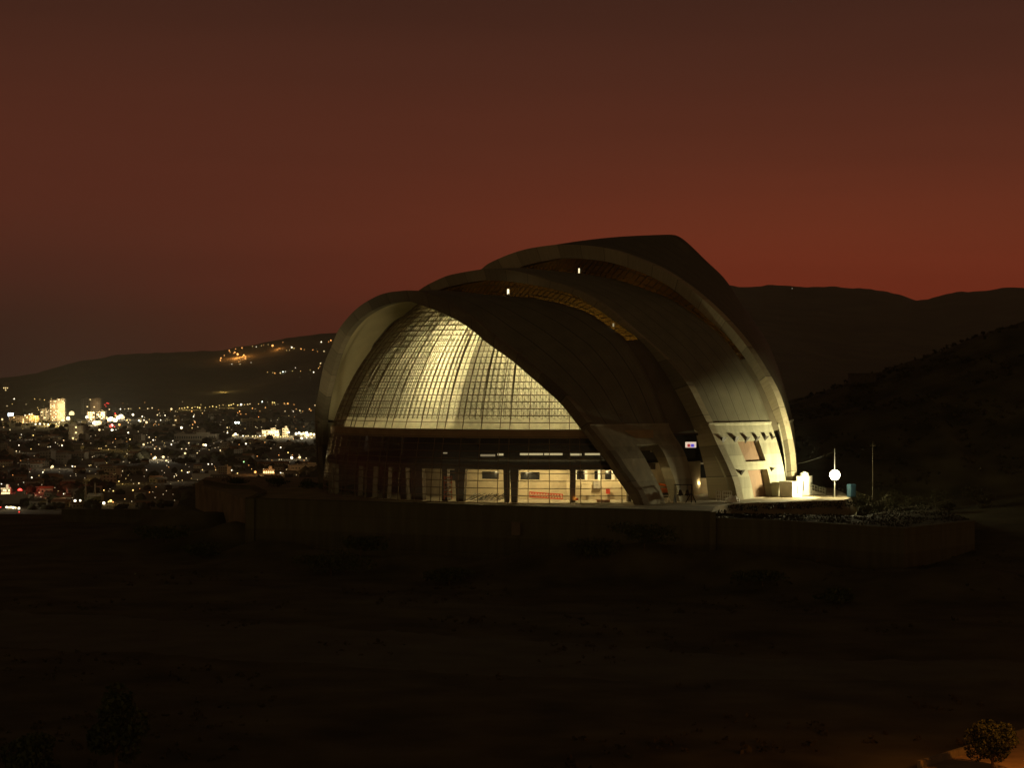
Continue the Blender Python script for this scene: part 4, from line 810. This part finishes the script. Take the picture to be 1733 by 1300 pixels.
# buildings
M_b=[mat('city_wall_%s'%n,c,.9,var=.1) for n,c in (('cream',(.45,.38,.27)),('grey',(.3,.27,.22)),('tan',(.36,.26,.17)),('white',(.6,.56,.48)))]; M_rf=[mat('city_roof_%s'%n,c,.9,var=.15) for n,c in (('zinc',(.38,.35,.29)),('clay',(.26,.14,.08)),('dark',(.14,.12,.09)))]
M_tint=mat('tinted_window',(.26,.2,.12),.4,var=.05)
M_litwin=lampmat('lit_window_yellow',(1,.72,.3),2.2); M_dimwin=lampmat('dim_window',(1,.7,.35),.35)
def house_mesh(kind):
    b=MB(); w,d,h=((10,8,4),(18,10,5),(12,12,9),(30,16,7),(9,7,3.5))[kind]
    b.box((0,0,h/2-2),(w,d,h+4),0,0)
    if kind in (0,4,1): 
        r=h+d*.22; e=.6; V=[(-w/2-e,-d/2-e,h),(w/2+e,-d/2-e,h),(w/2+e,d/2+e,h),(-w/2-e,d/2+e,h),(-w/2-e,0,r),(w/2+e,0,r)]; b.add(V,[(0,1,5,4),(2,3,4,5),(1,2,5),(3,0,4),(3,2,1,0)],1)
    else:
        b.box((0,0,h+.25),(w+.6,d+.6,.5),0,1); b.box((w*.2,0,h+1.4),(w*.25,d*.3,2),0,0)
    for i in range(int(w//3)): 
        for z in np.arange(1.6,h,3.): b.box((-w/2+1.6+i*3,-d/2-.05,z),(1.3,.1,1.2),0,2)
    return b
HP=[[house_mesh(k).build('house',[M_b[j%4],M_rf[(j+k)%3],M_win]).data for j in range(2)] for k in range(5)]
for o in [o for o in COL.objects if o.name.startswith('house')]: bpy.data.objects.remove(o)
HG=('low gabled house','long gabled house','square flat-roofed block','wide flat-roofed hall','tiny gabled house')
cnt=0
for i in range(2200):
    if cnt>=270: break
    y=692+(rng.uniform(0,1)**.8)*168; x=rng.uniform(-5,534)
    if y>818 and x>300: continue
    h=cast(x,y)
    if h is None or h[1]>6800: continue
    k=int(rng.choice(5,p=[.3,.22,.16,.12,.2])); s=rng.uniform(.65,1.1); u=F/h[1]*s; w_,h_=((12,6),(19,7),(13,11),(31,9),(10,5))[k]
    if not clear(x,y,w_*u,h_*u): continue
    o=bpy.data.objects.new('house',HP[k][rng.integers(2)]); COL.objects.link(o); o.location=(h[0],h[1],h[2]); o.rotation_euler=(0,0,rng.uniform(-.5,.5)); o.scale=(s,s,s)
    tag(o,'%s standing dimly lit among others in the valley city'%HG[k],'house','%ss in the valley city'%HG[k]); cnt+=1
def block(name,px0,px1,ytop,ybase,m,label,cat='building',flood=0.,fc=(1,.78,.42),lit=0.,floors=None,deep=.6,roofy=0.,win=True,cols=None):
    h=cast((px0+px1)/2,ybase); D=h[1]; u=D/F; w=(px1-px0)*u; H=(ybase-ytop)*u; x=((px0+px1)/2-CX0)*u; t=empty(name,(x,D,CZ-(ybase-CY0)*u),label,cat)
    b0=MB(); b0.box((0,w*deep/2,H/2-5),(w,w*deep,H+10)); b=MB(); b.box((0,w*deep/2,H+.4),(w*1.03,w*deep*1.03,.8)); b.box((w*.15,w*deep/2,H+2),(w*.3,w*deep*.4,2.6)); b.build('roof',m,t)
    if win:
        nf=floors or max(1,int(H/3.6)); nc=cols or max(2,int(w/5)); cand=[(i,j) for i in range(nf) for j in range(nc)]
        own=name in ('tower_block','office_tower') or px0==116
        for i,j in cand:
            li=rng.uniform()<lit; cc=(-w/2+w*(j+.5)/nc,-.1,H*(i+.5)/nf); dd=(w/nc*.55,.2,H/nf*.5)
            if own: k=MB(); k.box(cc,dd); k.build('window',M_litwin if li else M_tint,t)
            else: b0.box(cc,dd,mi=1 if li else 2)
    if flood>0:
        for zf in (.15,.6): light('facade_light',(x+w*.1,D-max(14,w*.45),CZ-(ybase-CY0)*u+H*zf+4),flood*.5,fc,1.)
    b0.build('wall',[m,M_litwin,M_win],t); return t,D
block('tower_block',96.5,110,675.5,713,M_b[0],'tall floodlit cream tower block in the city',flood=70000,lit=.03,floors=14,cols=6)
block('office_tower',84.5,96,678,713,M_b[2],'slimmer tan tower with banded lit floors beside the cream tower',flood=16000,lit=.35,floors=13,cols=4)
block('apartment_block',68,83,693,712,M_b[0],'mid-height apartment block at the foot of the tan tower',flood=16000,lit=.4,floors=6)
block('shopping_hall',16,66,705,715,M_b[2],'long low tan hall with lit end in the city',flood=30000,lit=.12,floors=3,cols=16)
block('dark_tower',137,150,675,702,M_b[1],'dark tower with a pale corner strip behind the bright quarter',lit=.02,floors=9); block('dark_tower',151,171,675,700,M_b[2],'broad dark brown tower behind the bright quarter',flood=9000,lit=.02,floors=8)
block('lit_store',148,160,697,712,M_b[2],'store with a bright yellow front in the bright quarter',flood=35000,lit=.6,floors=4); block('lit_store',163,178,697,710,M_b[0],'wide store with golden windows in the bright quarter',flood=35000,lit=.5,floors=4)
block('apartment_block',116,141,721,744,M_b[1],'brown apartment block standing alone before the bright quarter',flood=3500,lit=.12,floors=5,cols=5); block('hill_tower',5,14,648,662,M_b[2],'small amber-lit tower high on the hill at the city edge',lit=.3,floors=4,cols=3)
block('warehouse',258,297,722,728,M_b[1],'long pale warehouse roof in the city',win=False); block('warehouse',280,300,722,727,M_b[3],'short white warehouse beside the long pale one',flood=9000,win=False)
block('warehouse',295,365,736,745,M_b[1],'very long grey warehouse below the line of yellow lamps',lit=.02,floors=1,cols=18); block('station_hall',443,472,729,739,M_b[3],'white-roofed hall with red lit front beside the dazzling lamps',flood=22000,lit=.6,floors=2,cols=8); block('station_tower',478,487,726,739,M_b[0],'small cream tower next to the dazzling lamps',flood=12000)
block('apartment_block',417,428,713,724,M_b[1],'small dark apartment block with a lamp at its foot',lit=.1,floors=4); block('apartment_block',295,304,706,720,M_b[2],'tan apartment block among the orange lamps',lit=.1,floors=4); block('lit_shop',2,17,828,838,M_b[3],'white shop with blazing windows at the edge of the city',flood=6000,lit=.8,floors=2,cols=5); block('lit_shop',445,464,796,803,M_b[2],'low shop with orange lit front near the terrace',flood=4000,lit=.7,floors=1,cols=5)
block('warehouse',0,48,840,853,M_b[1],'pale low warehouse beside the red lamp',win=False); block('warehouse',325,378,804,813,M_b[1],'broad pale warehouse just beyond the terrace',win=False)
bb=empty('billboard',tuple(at(18,702,4300)),'glowing bluish white billboard above the long low hall','billboard'); b=MB(); b.box((0,0,0),(11,.6,7)); b.build('screen',lampmat('billboard_glow',(.75,.92,1.),6.),bb); b=MB(); b.bar((0,.5,-20),(0,.5,-3),.5,5); b.build('pole',M_black,bb)
# antenna masts near the terrace side of the city
for px,y0,y1,lb in ((145,816,848,'slender lattice mast nearer the yellow-lit corner of the city'),(161,818,848,'second slender lattice mast, beside the yellow-lit corner'),(47,776,800,'thin mast standing among dark roofs above the red lamp')):
    h=cast(px,y1); u=h[1]/F; H=(y1-y0)*u; t=empty('mast',tuple(h),lb,'mast'); b=MB(); w=H*.05
    for sx,sy in ((-1,-1),(1,-1),(1,1),(-1,1)): b.bar((sx*w,sy*w,-3),(sx*w*.2,sy*w*.2,H),.25,4)
    b.build('lattice_leg',M_mull,t); b=MB()
    for k in range(7): z=H*k/7; q=w*(1-.8*k/7); b.bar((-q,-q,z),(q*.9,-q*.9,z+H/7),.18,4); b.bar((q,-q,z),(-q*.9,-q*.9,z+H/7),.18,4)
    b.build('lattice_brace',M_mull,t)
# tree masses between the roofs: read as one dark mass
V=[];Fc=[]; base=bmesh.new(); bmesh.ops.create_icosphere(base,subdivisions=1,radius=1); bv=np.array([v.co for v in base.verts]); bf=np.array([[v.index for v in f.verts] for f in base.faces]); base.free(); k=0
for i in range(4200):
    y=694+(rng.uniform(0,1)**.8)*170; x=rng.uniform(-10,540); h=cast(x,y)
    if h is None or h[1]>6900 or nz(h[0],h[1],.004,7.)<-.1: continue
    s=rng.uniform(3.,7.5); u=F/h[1]*s
    if not clear(x,y,2.2*u,1.7*u): continue
    V.append(bv*s*np.array([1,1,.75])*(1+.25*rng.normal(size=(len(bv),1)))+h+[0,0,s*.35]); Fc.append(bf+k); k+=len(bv)
tag(fastmesh('treetops',np.concatenate(V),np.concatenate(Fc),mat('distant_treetops',(.05,.045,.025),.95,var=.3,scale=.05)),kind='stuff')
# off-frame street lamps whose orange light falls on the lower corner and the far left
def sodium(loc,h,label,pw):
    t=empty('sodium_lamp',tuple(loc),label,'lamp'); b=MB(); b.bar((0,0,0),(0,0,h),.09,6); b.bar((0,0,h),(-.9,0,h+.2),.06,5); b.build('pole',M_black,t); b=MB(); b.sphere((-1.1,0,h+.1),.2,0,6,8); g_=b.build('lamp_head',lampmat('sodium_glow',(1,.33,.04),12.),t); g_.visible_shadow=True
    light('sodium_light',(loc[0]-1.1,loc[1],loc[2]+h-.25),pw,(1,.30,.03),.2)
q=onz(1815,1335,-8.2); sodium(q,8.5,'orange street lamp just past the lower corner beyond the round tree',3200)
q=onz(1425,1470,-8.6); sodium(q,3.,'orange street lamp below the edge of the unlit ground',40)
q=at(-50,868,520); q[2]=hgt(q[0],q[1]); sodium(q,6.,'orange street lamp past the edge of the city view',450)

# ------------------------------------------------------------------ sky, sun, camera
w=bpy.data.worlds.new('World'); S.world=w; w.use_nodes=True; nt=w.node_tree; bg=nt.nodes['Background']; out=nt.nodes['World Output']
tc=nt.nodes.new('ShaderNodeTexCoord'); sp=nt.nodes.new('ShaderNodeSeparateXYZ'); nt.links.new(tc.outputs['Generated'],sp.inputs[0])
def srgb(*c): return tuple(((v/255+.055)/1.055)**2.4 if v>10 else v/255/12.92 for v in c)
cr=nt.nodes.new('ShaderNodeValToRGB'); el=cr.color_ramp.elements
def M_(op,a,b=0.,c=0.):
    n=nt.nodes.new('ShaderNodeMath'); n.operation=op
    for i,v in enumerate((a,b,c)):
        if hasattr(v,'links') or hasattr(v,'is_linked'): nt.links.new(v,n.inputs[i])
        else: n.inputs[i].default_value=v
    return n.outputs[0]
# soft cloud streaks
mp=nt.nodes.new('ShaderNodeMapping'); mp.inputs['Scale'].default_value=(2.6,2.6,30); nt.links.new(tc.outputs['Generated'],mp.inputs[0]); cn=nt.nodes.new('ShaderNodeTexNoise'); cn.inputs['Scale'].default_value=1.6; cn.inputs['Detail'].default_value=5; nt.links.new(mp.outputs[0],cn.inputs['Vector'])
STOPS=[(-.02,(84,34,24)),(.012,(112,39,24)),(.045,(118,43,26)),(.075,(108,45,27)),(.11,(90,41,26)),(.15,(74,37,25)),(.185,(63,34,24)),(.4,(42,29,18)),(1.,(26,22,13))]
fac=M_('MULTIPLY_ADD',sp.outputs[2],1/1.02,.02/1.02)
while len(el)<len(STOPS): el.new(.5)
for e,(z,c) in zip(el,STOPS): e.position=(z+.02)/1.02; e.color=(*srgb(*c),1)
nt.links.new(fac,cr.inputs['Fac'])
# the afterglow sits to the right: dimmer and browner to the left near the horizon
az=M_('DIVIDE',sp.outputs[0],M_('MAXIMUM',sp.outputs[1],.05)); k=nt.nodes.new('ShaderNodeMapRange'); k.inputs['From Min'].default_value=-.27; k.inputs['From Max'].default_value=.16; k.inputs['To Min'].default_value=0.; k.inputs['To Max'].default_value=1.; k.interpolation_type='SMOOTHSTEP'; nt.links.new(az,k.inputs['Value'])
lowk=nt.nodes.new('ShaderNodeMapRange'); lowk.inputs['From Min'].default_value=.17; lowk.inputs['From Max'].default_value=.0; lowk.interpolation_type='SMOOTHSTEP'; nt.links.new(sp.outputs[2],lowk.inputs['Value'])
dm=M_('MULTIPLY',M_('SUBTRACT',1.,k.outputs[0]),lowk.outputs[0])
mx=nt.nodes.new('ShaderNodeMix'); mx.data_type='RGBA'; nt.links.new(dm,mx.inputs[0]); nt.links.new(cr.outputs['Color'],mx.inputs[6]); mx.inputs[7].default_value=(*srgb(51,29,25),1)
cl=nt.nodes.new('ShaderNodeMapRange'); cl.inputs['From Min'].default_value=.35; cl.inputs['From Max'].default_value=.7; cl.inputs['To Min'].default_value=1.02; cl.inputs['To Max'].default_value=.94; nt.links.new(cn.outputs['Fac'],cl.inputs['Value'])
vm=nt.nodes.new('ShaderNodeVectorMath'); vm.operation='SCALE'; nt.links.new(mx.outputs[2],vm.inputs[0]); nt.links.new(cl.outputs[0],vm.inputs['Scale'])
sky=nt.nodes.new('ShaderNodeTexSky'); sky.sky_type='NISHITA'; sky.sun_disc=False; sky.sun_elevation=math.radians(-6); sky.sun_rotation=math.radians(12)
sk=nt.nodes.new('ShaderNodeVectorMath'); sk.operation='SCALE'; sk.inputs['Scale'].default_value=.05; nt.links.new(sky.outputs[0],sk.inputs[0])
ad=nt.nodes.new('ShaderNodeVectorMath'); ad.operation='ADD'; 
# behind the viewer the sky carries the warm glow of the rest of the city
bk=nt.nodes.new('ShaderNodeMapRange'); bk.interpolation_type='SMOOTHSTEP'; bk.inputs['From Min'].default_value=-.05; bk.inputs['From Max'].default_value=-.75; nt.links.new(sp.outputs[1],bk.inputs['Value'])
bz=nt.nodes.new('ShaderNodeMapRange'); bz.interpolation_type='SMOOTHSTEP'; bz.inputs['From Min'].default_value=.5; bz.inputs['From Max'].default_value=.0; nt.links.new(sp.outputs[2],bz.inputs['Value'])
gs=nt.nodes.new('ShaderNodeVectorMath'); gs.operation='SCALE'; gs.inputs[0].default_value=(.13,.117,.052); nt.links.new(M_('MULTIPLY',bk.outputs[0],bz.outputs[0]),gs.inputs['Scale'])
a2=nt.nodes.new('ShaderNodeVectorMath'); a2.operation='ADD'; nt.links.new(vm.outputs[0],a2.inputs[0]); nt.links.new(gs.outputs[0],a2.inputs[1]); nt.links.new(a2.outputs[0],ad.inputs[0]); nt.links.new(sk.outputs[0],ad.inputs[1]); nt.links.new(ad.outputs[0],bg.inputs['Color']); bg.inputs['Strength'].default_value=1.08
sl=bpy.data.lights.new('sun','SUN'); sl.energy=.012; sl.angle=math.radians(12); sl.color=(1,.55,.4); so=bpy.data.objects.new('sun',sl); COL.objects.link(so); so.rotation_euler=(math.radians(86),0,math.radians(-12+180))
cd=bpy.data.cameras.new('camera'); cd.sensor_width=36; cd.lens=36*F/1733; cd.clip_end=40000; cd.clip_start=1; co=bpy.data.objects.new('camera',cd); COL.objects.link(co); co.location=(0,0,CZ); co.rotation_euler=(math.radians(90),0,0); S.camera=co
S.view_settings.view_transform='Standard'; S.view_settings.look='None'; S.view_settings.exposure=0; S.view_settings.gamma=1
S.render.engine='CYCLES'; cy=S.cycles; cy.use_denoising=True; cy.max_bounces=8; cy.diffuse_bounces=3; cy.transparent_max_bounces=16; cy.caustics_reflective=False; cy.caustics_refractive=False; cy.sample_clamp_indirect=3.
try: cy.denoiser='OPENIMAGEDENOISE'
except Exception: pass

# thin evening haze over the valley
hb=MB(); hb.box((0,5450,140),(11000,11100,470)); hz=hb.build('haze',mat('haze_stuff',(.8,.8,.8),var=0)); tag(hz,kind='stuff')
hm=bpy.data.materials.new('haze_air'); hm.use_nodes=True; n_=hm.node_tree; n_.nodes.clear(); oo=n_.nodes.new('ShaderNodeOutputMaterial'); pv=n_.nodes.new('ShaderNodeVolumePrincipled'); pv.inputs['Color'].default_value=(.92,.95,.86,1); pv.inputs['Density'].default_value=HAZE; pv.inputs['Anisotropy'].default_value=.2; n_.links.new(pv.outputs[0],oo.inputs['Volume']); hz.data.materials.clear(); hz.data.materials.append(hm)
cy.volume_bounces=0
